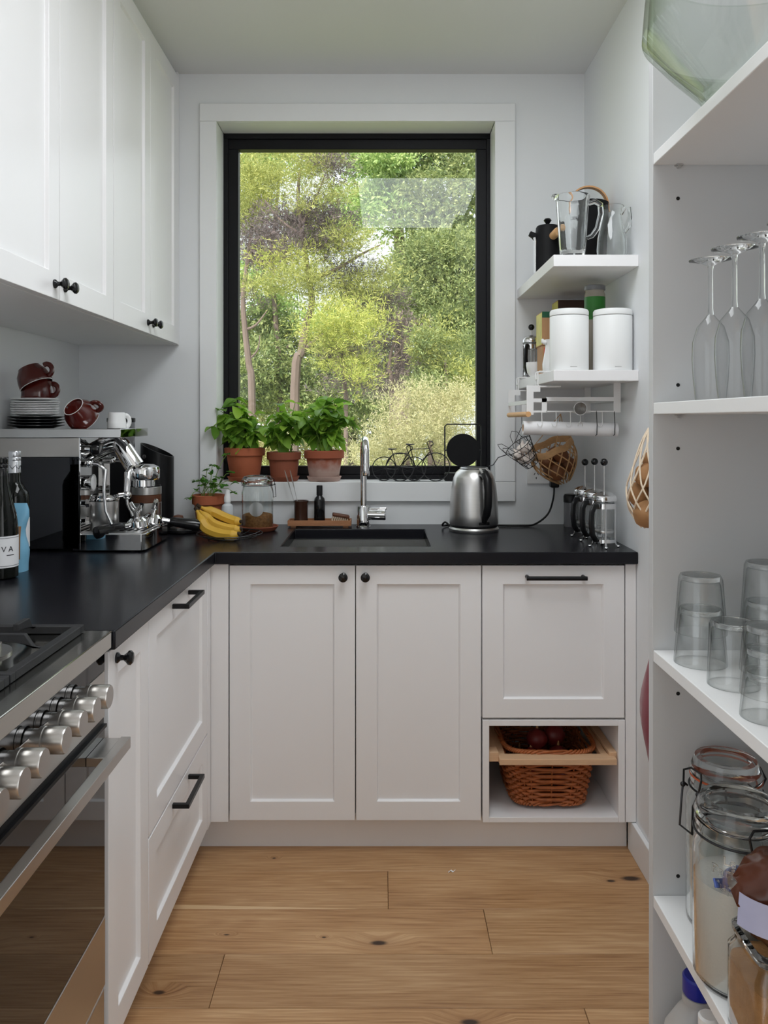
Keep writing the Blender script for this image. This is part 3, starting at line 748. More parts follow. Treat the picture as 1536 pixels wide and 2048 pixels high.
tree('twiggy_shrub', 'half-bare mauve twiggy shrub right of the bright young tree', 'shrub',
    clusters([(790,670,48,30,PINKISH),(800,650,34,20,PINKISH),(770,700,44,28,PURPLE),(780,730,50,34,PURPLE),(800,760,46,40,PURPLE),(760,780,40,30,PURPLE)], Y, KAN, .8),
    [([gp(782,Y),P(784,800,Y),P(778,740,Y),P(786,690,Y),P(800,650,Y)], .03, .006), ([P(779,745,Y),P(765,752,Y),P(745,756,Y)], .012, .004), ([P(781,720,Y),P(800,700,Y),P(812,670,Y)], .012, .004)], gp(782,Y))
Y = 8.2
tree('evergreen_tree', 'dense dark evergreen tree on the right behind the pane', 'tree',
    clusters([(850,500,70,40,DARKGR),(900,520,60,60,DARKGR),(830,540,60,40,DARKGR),(860,580,70,46,DARKGR),(915,590,60,60,DARKGR),(840,620,56,36,DARKGR),(890,640,60,44,DARKGR),(935,640,40,60,MIDGR),(940,540,40,70,MIDGR),(810,570,40,30,DARKGR),(850,655,44,28,DARKGR)], Y, (8,.042,.0062,.15,.3), 1.25),
    [([gp(880,Y),P(880,760,Y),P(876,640,Y),P(880,540,Y)], .12, .03), ([P(876,640,Y),P(820,590,Y),P(795,575,Y)], .03, .01)], gp(880,Y))
Y = 6.9
tree('shrub', 'mid-green bushy shrub with upright sprays between the evergreen and the pale bush', 'shrub',
    clusters([(880,700,44,46,OLIVE),(860,750,40,40,DARKGR),(900,760,46,40,MIDGR),(930,710,36,50,MIDGR),(850,700,34,40,DARKGR),(940,770,34,40,OLIVE),(870,790,50,30,DARKGR)], Y, (8,.044,.0048,.16,.6), 1.2),
    [([gp(895,Y),P(895,820,Y),P(890,720,Y)], .04, .012)], gp(895,Y))
Y = 5.4
tree('pale_bush', 'pale straw-green fluffy bush below the evergreen by the black disc', 'shrub',
    clusters([(830,850,80,62,PALE),(880,830,64,52,PALE),(920,850,50,70,PALE),(770,890,56,46,PALE),(850,900,90,44,PALE),(930,910,50,40,PALE),(800,920,80,34,PALE),(730,920,44,40,PALE),(905,800,30,30,PALE),(830,805,30,26,PALE)], Y, SHR, 1.25),
    [([gp(860,Y),P(860,960,Y),P(862,880,Y)], .03, .01), ([gp(850,Y),P(820,960,Y),P(800,890,Y)], .02, .01)], gp(860,Y))
Y = 10.2
tree('broadleaf_tree', 'tall light-green broadleaf tree behind the top right of the window', 'tree',
    clusters([(720,325,46,36,LIGHT),(770,320,56,34,LIGHT),(830,330,60,34,LIGHT),(900,320,60,36,MIDGR),(740,390,50,46,LIGHT),(800,390,66,46,LIGHT),(870,400,66,50,MIDGR),(930,410,46,60,MIDGR),(760,440,50,26,LIGHT),(840,450,60,30,MIDGR),(710,290,50,30,LIGHT),(830,285,90,30,MIDGR)], Y, BRD, 1.15),
    [([gp(800,Y),P(805,700,Y),P(800,500,Y),P(790,380,Y)], .14, .04)], gp(800,Y))
Y = 12.0
tree('broadleaf_tree', 'sunlit broadleaf tree glimpsed behind the leaning trunk', 'tree',
    clusters([(500,320,50,34,LIGHT),(560,330,50,30,LIGHT),(690,420,40,44,LIGHT),(500,545,46,40,LIGHT),(560,610,44,30,LIGHT),(520,650,60,30,MIDGR),(640,640,40,30,LIGHT),(560,690,70,34,MIDGR),(520,720,60,40,MIDGR),(640,720,60,40,MIDGR),(700,600,30,30,MIDGR),(560,760,90,40,DARKGR),(660,790,90,50,DARKGR),(500,790,60,50,DARKGR),(720,800,70,50,DARKGR)], Y, BRD, 1.0),
    [([gp(560,Y),P(560,760,Y),P(552,650,Y),P(545,520,Y),P(560,340,Y)], .06, .02), ([P(548,770,Y),P(556,735,Y),P(566,705,Y),P(580,690,Y)], .05, .02)], gp(560,Y))
Y = 15.0
tree('hedgerow_tree', 'shadowy mixed tree mass farthest behind the bush', 'tree',
    clusters([(480,700,60,70,MIDGR),(560,640,60,50,MIDGR),(620,470,60,60,MIDGR),(700,700,90,80,DARKGR),(800,620,80,60,DARKGR),(800,760,100,70,DARKGR),(920,720,70,90,DARKGR),(600,800,140,70,DARKGR),(780,860,120,60,MIDGR),(560,880,130,60,PALE),(480,420,50,60,MIDGR),(640,300,60,40,MIDGR),(940,330,40,50,MIDGR),(840,520,60,50,DARKGR),(930,480,50,60,DARKGR)], Y, BRD, .95),
    [([gp(700,Y),P(700,780,Y),P(690,640,Y)], .15, .06)], gp(700,Y))

# ================================================================== ESPRESSO CORNER
ZT = .92
MY0, MY1 = 2.43, 2.70
em = thing('espresso_machine', 'polished chrome espresso machine with lever group and steam wand on the worktop', 'espresso machine', (-.928, 2.505, ZT))
O = Vector((-.95, 2.56, ZT))
def rel(m, o=O): m.v = [(x-o.x, y-o.y, z-o.z) for x, y, z in m.v]; return m
obj('body', rel(MB().box(-1.170, -.955, MY0+.004, MY1-.004, .945, 1.262)), black_mat_m, em)
obj('side_panel', rel(MB().box(-1.173, -.931, MY0, MY0+.004, .930, 1.205)), dark_mirror_m, em, bevel=.001)
obj('housing_panel', rel(MB().box(-1.173, -.931, MY0-.001, MY0+.004, 1.205, 1.262)), steel_b_m, em, bevel=.001)
obj('panel_edge', rel(MB().box(-.931, -.9275, MY0-.001, MY0+.005, .928, 1.262)), chrome_m, em)
obj('side_panel', rel(MB().box(-1.173, -.931, MY1-.004, MY1, .930, 1.262)), mirror_m, em, bevel=.001)
obj('front_panel', rel(MB().box(-.955, -.950, MY0+.004, MY1-.004, .976, 1.262)), mirror_m, em)
m = MB(); m.box(-1.174, -.806, MY0-.002, MY1+.002, 1.263, 1.2895)
obj('cup_tray', rel(m), mirror_m, em, bevel=.0015)
m = MB(); m.prism([(-.95,MY0),(-.745,MY0),(-.735,MY0+.02),(-.735,MY1-.02),(-.745,MY1),(-.95,MY1)], .925, .974)
dt = obj('drip_tray', rel(m), mirror_m, em, bevel=.0015)
m = MB(); m.box(-.94, -.748, MY0+.012, MY1-.012, .9735, .9765)
obj('drip_plate', rel(m), steel_m, dt)
for k in range(9):
    obj('drip_slot', rel(MB().box(-.932+k*.021, -.921+k*.021, MY0+.05, MY1-.05, .9763, .9770)), grate_hole_m, dt)
for x in (-1.11, -.78):
    for y in (MY0+.03, MY1-.03): obj('foot', rel(MB().cyl((x,y,ZT), (x,y,.932), .014)), black_m, em)
# lever group: neck, bell and dispensing lip
m = MB()
m.tube([(-.955,2.565,1.205),(-.90,2.565,1.235),(-.862,2.565,1.245)], [.030,.030,.028], 20)
m.tube([(-.868,2.565,1.252),(-.848,2.565,1.235),(-.806,2.565,1.168)], [.024,.028,.031], 20)
m.lathe([(0,1.178),(.030,1.176),(.046,1.168),(.049,1.160),(.049,1.134),(.045,1.128),(.034,1.127),(.034,1.108),(.030,1.104),(0,1.104)], 32, Matrix.Translation((-.778,2.565,0)))
gh = obj('group_head', rel(m), chrome_m, em)
m = MB(); m.tube([(-.806,2.545,1.17),(-.812,2.515,1.150),(-.812,2.505,1.095)], [.010,.012,.009], 12); m.sphere((-.812,2.505,1.085), .014)
m.tube([(-.812,2.505,1.088),(-.835,2.492,1.086)], .008, 10)
obj('lever', rel(m), chrome_m, gh)
# pipes, gauge and taps on the front panel
m = MB()
m.cyl((-.95,2.47,1.125),(-.908,2.47,1.125), .023, seg=28); m.cyl((-.908,2.47,1.125),(-.902,2.47,1.125), .026, seg=28)
g = obj('pressure_gauge', rel(m), chrome_m, em)
obj('gauge_face', rel(MB().cyl((-.902,2.47,1.125),(-.9015,2.47,1.125), .021, seg=28)), white_pl_m, g)
for yk, lab in ((2.462,'steam'), (2.665,'water')):
    m = MB(); m.tube([(-.955,yk,1.228),(-.905,yk,1.228)], [.013,.011], 16); m.tube([(-.94,yk,1.185),(-.912,yk,1.185)], .012, 16); m.sphere((-.912,yk,1.185), .013)
    v = obj('valve', rel(m), chrome_m, em)
    m = MB(); m.lathe([(0,0),(.016,0),(.023,.006),(.023,.020),(.018,.028),(0,.030)], 12, Matrix.Translation((-.905,yk,1.228)) @ TOX)
    obj('valve_knob', rel(m), black_gloss_m, v)
    m = MB(); s = -1 if yk < 2.5 else 1
    pts = [(-.912,yk,1.185),(-.885,yk+.002*s,1.182),(-.862,yk,1.165),(-.868,yk,1.10),(-.862,yk,1.04),(-.842,yk,.995)]
    m.tube(pts, [.006,.006,.0055,.005,.005,.0045], 10)
    wd_ = obj('steam_wand', rel(m), chrome_m, em)
    obj('wand_tip', rel(MB().tube([(-.8445,yk,1.000),(-.838,yk,.984)], [.006,.0045], 10)), black_m, wd_)
for zc in (1.062, 1.010):
    m = MB(); m.cyl((-.95,2.475,zc),(-.925,2.475,zc), .010, seg=16); m.cyl((-.925,2.475,zc),(-.915,2.475,zc), .014, .011, seg=6)
    obj('pipe_nut', rel(m), chrome_m, em)

# steel canister standing on the drip plate
c = thing('steel_canister', 'small round stainless steel canister with lid on the drip tray', 'canister', (-.863, 2.460, .977))
obj('body', MB().lathe([(0,0),(.041,0),(.043,.003),(.043,.088),(.041,.090),(.0395,.088),(.0395,.004),(0,.004)], 36), steel_m, c)
obj('lid', MB().lathe([(0,.0905),(.045,.0905),(.046,.094),(.045,.099),(.043,.101),(.043,.106),(.040,.109),(0,.110)], 36), mirror_m, c)

# two portafilters lying on the drip tray
def portafilter(label, loc, rz, tilt):
    t = thing('portafilter', label, 'portafilter', loc, rz)
    Mt = Matrix.Rotation(tilt, 4, 'Y')
    m = MB(); m.lathe([(0,.030),(.020,.030),(.031,.020),(.033,.004),(.036,.003),(.036,-.003),(.030,-.004),(.029,.016),(0,.020)], 28)
    m.tube([(.030,0,.014),(.055,0,.014)], [.010,.008], 12)
    m.tube([(0,0,.030),(0,0,.048)], .010, 12); m.tube([(0,-.003,.046),(0,.016,.058),(0,.028,.074)], [.010,.009,.007], 10); m.tube([(0,.003,.046),(0,-.016,.058),(0,-.028,.074)], [.010,.009,.007], 10)
    obj('basket_and_spout', m, chrome_m, t, rot=(0, tilt, 0))
    m = MB(); m.tube([(.054,0,.014),(.062,0,.014),(.10,0,.014),(.135,0,.014),(.150,0,.014),(.155,0,.014)], [.011,.015,.017,.020,.0185,.010], 20)
    obj('handle', m, black_gloss_m, t, rot=(0, tilt, 0))
    return t
portafilter('upturned portafilter whose black handle overhangs the chrome machine front edge', (-.770, 2.495, .9805), R(-125), R(6))
portafilter('upturned portafilter whose black handle points away over the small black tray', (-.752, 2.585, .9805), R(14), R(10))

# things behind the machine
g = thing('coffee_grinder', 'black coffee grinder with a smoky clear hopper behind the espresso machine', 'coffee grinder', (-.945, 2.865, ZT))
m = MB(); m.box(-.055,.055,-.055,.055,0,.26); obj('body', m, black_mat_m, g, bevel=.012)
obj('hopper', MB().lathe([(.030,.260),(.044,.285),(.048,.300),(.048,.388),(.046,.388),(.046,.301),(.042,.287),(.028,.262)], 32), grey_clear_m, g)
obj('hopper_lid', MB().lathe([(0,.388),(.049,.388),(.050,.392),(.050,.402),(.047,.404),(0,.405)], 32), black_gloss_m, g)
c = thing('banded_canister', 'round canister with bands of walnut and brushed steel', 'canister', (-.832, 2.79, ZT))
for nm, z0, z1, mt, r in (('base',0,.058,black_m,.052),('steel_band',.058,.108,steel_m,.0525),('wood_band',.108,.136,walnut_m,.0515),('steel_top',.136,.163,steel_m,.0525),('lid',.163,.170,black_m,.050)):
    obj(nm, MB().lathe([(0,z0),(r-.001,z0),(r,z0+.001),(r,z1-.001),(r-.001,z1),(0,z1)], 40), mt, c)
k = thing('slanted_canister', 'tall black cylinder with a slanted open top and round silver badge', 'canister', (-.838, 2.948, ZT))
seg = 48; vs = []; fs = []
def topz(x): return .285-.45*(x+.0)*1.0
for rr, zf in ((.058, lambda x: 0), (.060, lambda x: .01), (.060, lambda x: .10), (.060, topz), (.056, lambda x: topz(x)+.001), (.056, lambda x: .03)):
    for q in range(seg):
        a = 2*PI*q/seg; x, y = rr*math.cos(a), rr*math.sin(a); vs.append((x, y, zf(x)))
for r_ in range(5):
    for q in range(seg): fs.append((r_*seg+q, r_*seg+(q+1)%seg, (r_+1)*seg+(q+1)%seg, (r_+1)*seg+q))
fs.append(tuple(range(seg-1,-1,-1))); fs.append(tuple(5*seg+q for q in range(seg)))
obj('body', MB().add(vs, fs), black_m, k)
obj('badge', MB().lathe([(0,0),(.008,0),(.008,.002),(0,.003)], 20, Matrix.Translation((-.033,-.050,.262)) @ Matrix.Rotation(R(33), 4, 'Z').inverted() @ TOFRONT), steel_m, k)
tr = thing('round_tray', 'small low black round tray right of the espresso machine', 'tray', (-.706, 2.80, ZT))
obj('dish', MB().lathe([(0,0),(.054,0),(.058,.004),(.058,.012),(.055,.012),(.054,.005),(0,.004)], 40), black_m, tr)
tm = thing('tamper', 'coffee tamper with a brown wooden handle standing on the black tray', 'tamper', (-.728, 2.822, ZT+.0042))
obj('base', MB().lathe([(0,0),(.026,0),(.027,.003),(.027,.010),(.012,.014),(0,.014)], 28), steel_m, tm)
obj('handle', MB().lathe([(0,.014),(.010,.014),(.009,.022),(.018,.032),(.020,.042),(.016,.052),(0,.056)], 28), walnut_m, tm)

# crockery on top of the machine
ZM = 1.2905
bs = None
for i in range(4):
    m = MB().lathe([(0,0),(.050,0),(.079,.008),(.0815,.0085),(.0815,.0105),(.077,.0105),(.049,.004),(0,.004)], 44)
    tag(obj('saucer', m, black_glaze_m, loc=(-1.070, 2.452, ZM+i*.0088)), ['lowest','second','third','topmost'][i]+' black saucer in the stack on the espresso machine', 'saucer', 'black saucers')
zs = ZM+3*.0088+.0112
wh = None
for i in range(9):
    dz = .0052 if i < 7 else .0095
    m = MB().lathe([(0,0),(.040,0),(.067,.0052),(.0700,.0058),(.0700,.0078),(.0655,.0076),(.039,.0032),(0,.0032)], 44)
    lab = ['bottom','second','third','fourth','fifth','sixth','seventh','eighth','top'][i]+' white saucer in the stack between black saucers and oxblood cups'
    tag(obj('saucer', m, china_m, loc=(-1.072+(.003 if i == 7 else 0)-(.003 if i == 8 else 0), 2.447, zs)), lab, 'saucer', 'white saucers')
    zs += dz if i < 8 else .0080
def cup(label, loc, rot, mat=brown_glaze_m, rim=china_m, r=.050, h=.060, small=.030):
    t = bpy.data.objects.new('coffee_cup', None); C.objects.link(t); tag(t, label, 'cup', 'cups on the espresso machine')
    t.location = loc; t.rotation_euler = rot
    pr = [(0,.004),(small,.004),(small,0),(small+.003,0),(small+.004,.004),(r*.90,h*.34),(r*.98,h*.65),(r,h*.97),(r-.001,h),(r-.003,h*.98),(r*.98-.004,h*.65),(r*.84,h*.36),(small,.008),(0,.007)]
    obj('bowl', MB().lathe(pr, 40), mat, t)
    ha = []
    for k_ in range(13):
        a = R(-100+200*k_/12); ha.append((r*.90+.011+.017*math.cos(a)-.003, 0, h*.56+.018*math.sin(a)))
    obj('handle', MB().tube(ha, .0050, 10, flat=1.6), mat, t)
    obj('rim', MB().tube([((small+.0015)*math.cos(2*PI*k_/36), (small+.0015)*math.sin(2*PI*k_/36), .0005) for k_ in range(36)], .0014, 6, True), rim, t)
    obj('lip', MB().tube([((r-.0015)*math.cos(2*PI*k_/40), (r-.0015)*math.sin(2*PI*k_/40), h-.0006) for k_ in range(40)], .0013, 6, True), rim, t)
    return t
def aim(o, axis, roll):
    q_ = Vector(axis).normalized().to_track_quat('Z', 'X'); o.rotation_euler = (q_.to_matrix().to_4x4() @ Matrix.Rotation(roll, 4, 'Z')).to_euler()
cup('oxblood cup upside down on the white saucers, under another cup', (-1.062, 2.447, zs+.0605), (PI, 0, R(-15)))
cup('oxblood cup tilted upside down on top of the other cup', (-1.088, 2.440, zs+.0935), (PI, R(-27), R(-12)))
c3 = cup('oxblood cup lying tipped over beside the white saucers with its foot ring showing', (-.938, 2.405, ZM+.066), (0,0,0))
aim(c3, (.32, .72, -.62), R(60))
cup('small white cup upside down on the chrome cup tray', (-.838, 2.50, ZM+.0485), (PI, 0, R(60)), china_m, china_m, .029, .048, .022)

# wine bottles and coffee pouch
def bottle(label, loc, rz, capm, cap_r, labm, shape='bord', text=None):
    t = thing('wine_bottle', label, 'bottle', loc, rz)
    if shape == 'bord': pr = [(0,.006),(.030,0),(.0365,.004),(.0372,.010),(.0372,.185),(.034,.200),(.022,.218),(.0145,.230),(.0140,.300),(.0155,.300),(.0155,.306),(.012,.308),(0,.308)]
    else: pr = [(0,.006),(.032,0),(.0385,.004),(.039,.010),(.039,.125),(.035,.160),(.025,.200),(.0170,.235),(.0145,.262),(.0142,.290),(.0155,.291),(.0155,.297),(.012,.299),(0,.299)]
    obj('glass', MB().lathe(pr, 40), wine_m, t)
    h = pr[-1][1]
    cp = [(0,h+.003),(cap_r-.001,h+.003),(cap_r,h+.001),(cap_r,h-.012),(cap_r-.0006,h-.013),(cap_r,h-.014),(cap_r,h-.022),(cap_r-.0006,h-.023),(cap_r,h-.024),(cap_r,h-.055),(cap_r-.0008,h-.056),(0,h-.056)]
    obj('cap', MB().lathe(cp, 32), capm, t)
    rb = (.0373 if shape == 'bord' else .0391)
    def wrap(a0, a1, z0, z1, r_, n=16):
        m_ = MB(); vs_ = []
        for i in range(n+1):
            a = R(a0+(a1-a0)*i/n); vs_ += [(r_*math.cos(a), r_*math.sin(a), z0), (r_*math.cos(a), r_*math.sin(a), z1)]
        return m_.add(vs_, [(2*i, 2*i+2, 2*i+3, 2*i+1) for i in range(n)])
    lb = obj('label', wrap(*( (-118,-8) if shape != 'bord' else (-150,-15)), *( (.030,.108) if shape != 'bord' else (.050,.130)), rb+.0003), labm, t)
    if text:
        z0, z1, a0, a1 = .034, .104, -113, -13
        m_ = MB()
        m_2 = wrap(a0, a1, z0, z0+.001, rb+.0006); m_.add(m_2.v, m_2.f); m_2 = wrap(a0, a1, z1-.001, z1, rb+.0006); m_.add(m_2.v, m_2.f)
        for a in (a0, a1-1): m_2 = wrap(a, a+1.2, z0, z1, rb+.0006, 2); m_.add(m_2.v, m_2.f)
        obj('label_border', m_, ink_m, lb)
        for i, ch in enumerate(text):
            cu = bpy.data.curves.new('lettering', 'FONT'); cu.body = ch; cu.size = .019; cu.align_x = 'CENTER'; cu.extrude = .0001
            me = bpy.data.meshes.new_from_object(bpy.data.objects.new('tmp', cu)); a = -97+i*24
            ar = R(a)
            Mx = Matrix.Translation(((rb+.0009)*math.cos(ar), (rb+.0009)*math.sin(ar), .070)) @ Matrix.Rotation(ar+PI/2, 4, 'Z') @ Matrix.Rotation(PI/2, 4, 'X')
            me.transform(Mx); me.materials.clear(); obj('letter', me, ink_m, lb)
        m_2 = wrap(-88, -60, .060, .062, rb+.0006, 4); obj('small_print', m_2, ink_m, lb)
    return t
bottle('dark wine bottle with black-bordered white label lettered VA', (-.957, 1.992, ZT), R(40), black_gloss_m, .0150, label_m, 'burg', 'VA')
bt = bottle('dark wine bottle with a silver screw cap behind the pale blue pouch', (-1.004, 2.165, ZT), R(40), silver_cap_m, .0158, label_m)
m = MB(); zig = [(.0163*math.cos(R(a)), .0163*math.sin(R(a)), .268+.004*math.sin(a*.11)+.002*math.sin(a*.31)) for a in range(-160, 61, 6)]
obj('cap_print', MB().tube(zig, .0007, 5), ink_m, bt)
pc = thing('coffee_pouch', 'pale blue pouch with a brown paper label between the wine bottles', 'pouch', (-.985, 2.085, ZT))
m = MB(); n = 10; vs = []; fs = []
for j in range(n+1):
    z = .178*j/n; th = .030*(1-(j/n)**2.2)+.002; wv = .050*(1-.06*math.sin(j*1.3)); sh = .004*math.sin(j*.9)
    for a in range(20):
        an = 2*PI*a/20; ca, sa = math.cos(an), math.sin(an)
        vs.append((math.copysign(abs(ca)**.5, ca)*wv+sh, math.copysign(abs(sa)**.8, sa)*th, z))
for j in range(n):
    for a in range(20): fs.append((j*20+a, j*20+(a+1)%20, (j+1)*20+(a+1)%20, (j+1)*20+a))
fs.append(tuple(range(19,-1,-1))); fs.append(tuple(n*20+a for a in range(20)))
obj('bag', m.add(vs, fs), bag_blue_m, pc, angle=60)
m = MB(); vs = []
for z in (.035,.06,.09,.12): vs += [(.010,-.0345+ z*.03,z),(.046,-.0310+z*.03,z)]
obj('paper_label', m.add([(x, y-.001+(.004 if z > .1 else 0), z) for x, y, z in vs], [(0,1,3,2),(2,3,5,4),(4,5,7,6)]), bag_brown_m, pc)

# ================================================================== BACK COUNTER
# bananas on a wire plate
wp = thing('wire_plate', 'shallow black wire plate under the bananas', 'plate', (-.512, 2.652, ZT))
m = MB()
def circ(r, z, n=48): return [(r*math.cos(2*PI*k/n), r*math.sin(2*PI*k/n), z) for k in range(n)]
obj('rim', MB().tube(circ(.108, .018), .0018, 6, True), wire_m, wp)
m = MB()
for r_, z_ in ((.09,.0095),(.07,.005),(.05,.0022),(.03,.0015)): m.tube(circ(r_, z_), .0013, 6, True)
obj('rings', m, wire_m, wp)
for k in range(12):
    a = 2*PI*k/12
    obj('spoke', MB().tube([(r_*math.cos(a), r_*math.sin(a), z_) for r_, z_ in ((.012,.0017),(.05,.0036),(.09,.0108),(.108,.018))], .0012, 6), wire_m, wp)
def banana(label, pts, r0):
    t = thing('banana', label, 'banana', pts[len(pts)//2], group='bananas')
    o = Vector(pts[len(pts)//2]); q = [Vector(p)-o for p in pts]
    sm = []
    for i in range(len(q)-1):
        a, b_, c_, d_ = q[max(i-1,0)], q[i], q[i+1], q[min(i+2,len(q)-1)]
        for t_ in (0,.2,.4,.6,.8): sm.append(.5*((2*b_)+(c_-a)*t_+(2*a-5*b_+4*c_-d_)*t_*t_+(3*b_-a-3*c_+d_)*t_**3))
    sm.append(q[-1]); n_ = len(sm)
    def rad(u): return r0*min(1, .30+.0*u+max(0,(u-.10))*4.2)*min(1, .42+(1-u)*3.6) if u > .1 else r0*.30
    obj('peel', MB().tube(sm, [rad(i/(n_-1)) for i in range(n_)], 7), banana_m, t, angle=50)
    d = (sm[-1]-sm[-2]).normalized()
    obj('tip', MB().tube([sm[-1]-d*.002, sm[-1]+d*.006], [r0*.43, r0*.30], 7), banana_tip_m, t)
    d = (sm[0]-sm[1]).normalized()
    obj('stem', MB().tube([sm[0]-d*.004, sm[0]+d*.012], [r0*.31, r0*.40], 7), banana_tip_m, t)
st = Vector((-.622, 2.665, 1.022))
def B(x, y, Y): return P(x, y, Y)
banana('lowest banana of the bunch, curving along the wire plate', [st+Vector((0,-.012,-.008)), B(401,1036,2.63), B(412,1056,2.62), B(436,1067,2.61), B(462,1071,2.60), B(476,1068,2.595)], .0185)
banana('middle banana of the bunch, tucked behind the lowest one', [st+Vector((.002,.008,-.010)), B(408,1030,2.665), B(425,1047,2.67), B(448,1056,2.665), B(470,1060,2.66), B(481,1058,2.655)], .0175)
banana('uppermost banana of the bunch, nearest the white spray bottle', [st+Vector((.004,.012,.002)), B(413,1020,2.69), B(430,1026,2.70), B(452,1036,2.695), B(472,1043,2.685), B(481,1043,2.675)], .0175)

def pot(label, loc, rt, rb, h, mat, name='terracotta_pot', rim=.030, saucer=None, group=None):
    t = thing(name, label, 'plant pot', loc, group=group)
    z0 = .0
    if saucer: z0 = .006
    pr = [(0,z0),(rb-.002,z0),(rb,z0+.002),(rt-.006,h-rim),(rt,h-rim),(rt+.002,h-rim+.002),(rt+.003,h-.002),(rt+.001,h),(rt-.006,h),(rt-.010,h-.012),(0,h-.012)]
    obj('pot', MB().lathe(pr, 44), mat, t)
    obj('soil', MB().lathe([(0,h-.013),(rt-.009,h-.0105),(rt-.012,h-.008),(0,h-.006)], 36), soil_m, t)
    if saucer: obj('saucer', MB().lathe([(0,0),(saucer-.010,0),(saucer-.006,.003),(saucer,.018),(saucer-.003,.0185),(saucer-.010,.006),(0,.0055)], 44), mat, t)
    return t
def leaf_mesh(name, L=1.0, W=.62, cup_=.18, droop=.25, lobes=0):
    m = MB(); nu, nv = 9, 4; vs = []; fs = []
    for i in range(nu+1):
        u = i/nu; wdt = W*.5*math.sin(PI*min(1, u**.8))**.75*(1-.12*u) if 0 < u < 1 else 0
        if lobes: wdt *= 1+.28*math.cos(u*lobes*2*PI)
        for j in range(-nv//2, nv//2+1):
            s = j/(nv/2); y = s*wdt
            z = cup_*abs(s)*wdt*1.2 - droop*u*u*L + .03*math.sin(u*9+s*2)*abs(s)
            vs.append((u*L, y, z))
    wv = nv+1
    for i in range(nu):
        for j in range(nv): fs.append((i*wv+j, (i+1)*wv+j, (i+1)*wv+j+1, i*wv+j+1))
    me = m.add(vs, fs).mesh(name); me.polygons.foreach_set('use_smooth', [True]*len(me.polygons)); return me
basil_meshes = [leaf_mesh('basil_leaf', 1, .66, .25, .30), leaf_mesh('basil_leaf', 1, .74, .10, .45), leaf_mesh('basil_leaf', 1, .58, .40, .15)]
for q in basil_meshes: q.materials.append(basil_m)
parsley_meshes = [leaf_mesh('parsley_leaf', 1, .9, .1, .2, 2.5), leaf_mesh('parsley_leaf', 1, .8, .2, .1, 3.5)]
for q in parsley_meshes: q.materials.append(parsley_m)
def leaf(parent, me, p, d, L, roll, name='leaf'):
    d = Vector(d).normalized()
    q = d.to_track_quat('X', 'Z')
    o = bpy.data.objects.new(name, me); C.objects.link(o); o.parent = parent
    o.matrix_local = Matrix.Translation(p) @ q.to_matrix().to_4x4() @ Matrix.Rotation(roll, 4, 'X') @ Matrix.Diagonal((L, L, L, 1))
    return o
def basil(label, loc, pot_h, crown, rad, n, seed, ymax):
    "bushy herb: stems fan from the soil, leaf pairs up each stem"
    r_ = random.Random(seed)
    t = thing('basil_plant', label, 'plant', (loc[0], loc[1], loc[2]+pot_h-.006), group='basil plants on the sill')
    cz = Vector(crown); st_ = MB(); cnt = 0
    ns = max(8, n//8)
    for k in range(ns):
        a = 2*PI*k/ns+r_.uniform(-.3,.3); rr = r_.random()**.5
        top = cz+Vector((rad[0]*rr*math.cos(a)*.85, rad[1]*rr*math.sin(a)*.85, rad[2]*(.75*(1-rr*rr)+r_.uniform(-.55,.25))))
        if loc[1]+top.y > ymax-.04: top.y = ymax-.04-loc[1]
        b0 = Vector((r_.uniform(-.03,.03), r_.uniform(-.03,.03), 0))
        mid = (b0+top)/2+Vector((-(top.x)*.12, 0, .02))
        pts = [b0, b0*.75+mid*.25+Vector((0,0,.006)), mid, (mid+top)/2+Vector((0,0,.006)), top]
        st_.tube(pts, [.0022,.002,.0018,.0015,.001], 6)
        nl = max(3, int(n/ns)+1)
        for j in range(nl):
            if cnt >= n*1.25: break
            f = 1-(j//2)*.20-r_.uniform(0,.05)
            p = pts[4] if j < 2 else (pts[2].lerp(pts[4], (f-.4)/.6) if f > .4 else pts[2].lerp(pts[1], .4))
            an = a+(PI if j % 2 else 0)*.8+r_.uniform(-1.0,1.0)+(j//2)*1.3
            d = Vector((math.cos(an), math.sin(an)*.8-.15, r_.uniform(-.75,.35)))
            L_ = r_.uniform(.046,.074)*(1 if j > 1 else .85)
            if loc[1]+p.y+d.normalized().y*L_ > ymax: d.y = -abs(d.y)*.6
            if p.x+d.normalized().x*L_ < -.150: d.x = abs(d.x)
            leaf(t, r_.choice(basil_meshes), p, d, L_, r_.uniform(-.5,.5)); cnt += 1
    obj('stems', st_, stem_m, t)
    return t
SZL = iz0                                          # sill level
YS = 3.062
sill = [(490, .078, .055, .128, 'tall bushy', terra_m, 'terracotta flower pot nearest the window jamb, in a shallow saucer'),
        (568, .066, .050, .112, 'loose', terra2_m, 'smallest and darkest terracotta flower pot on the sill'),
        (648.5, .0775, .056, .118, 'tall', terra_m, 'terracotta flower pot with a white lime bloom next to the tap')]
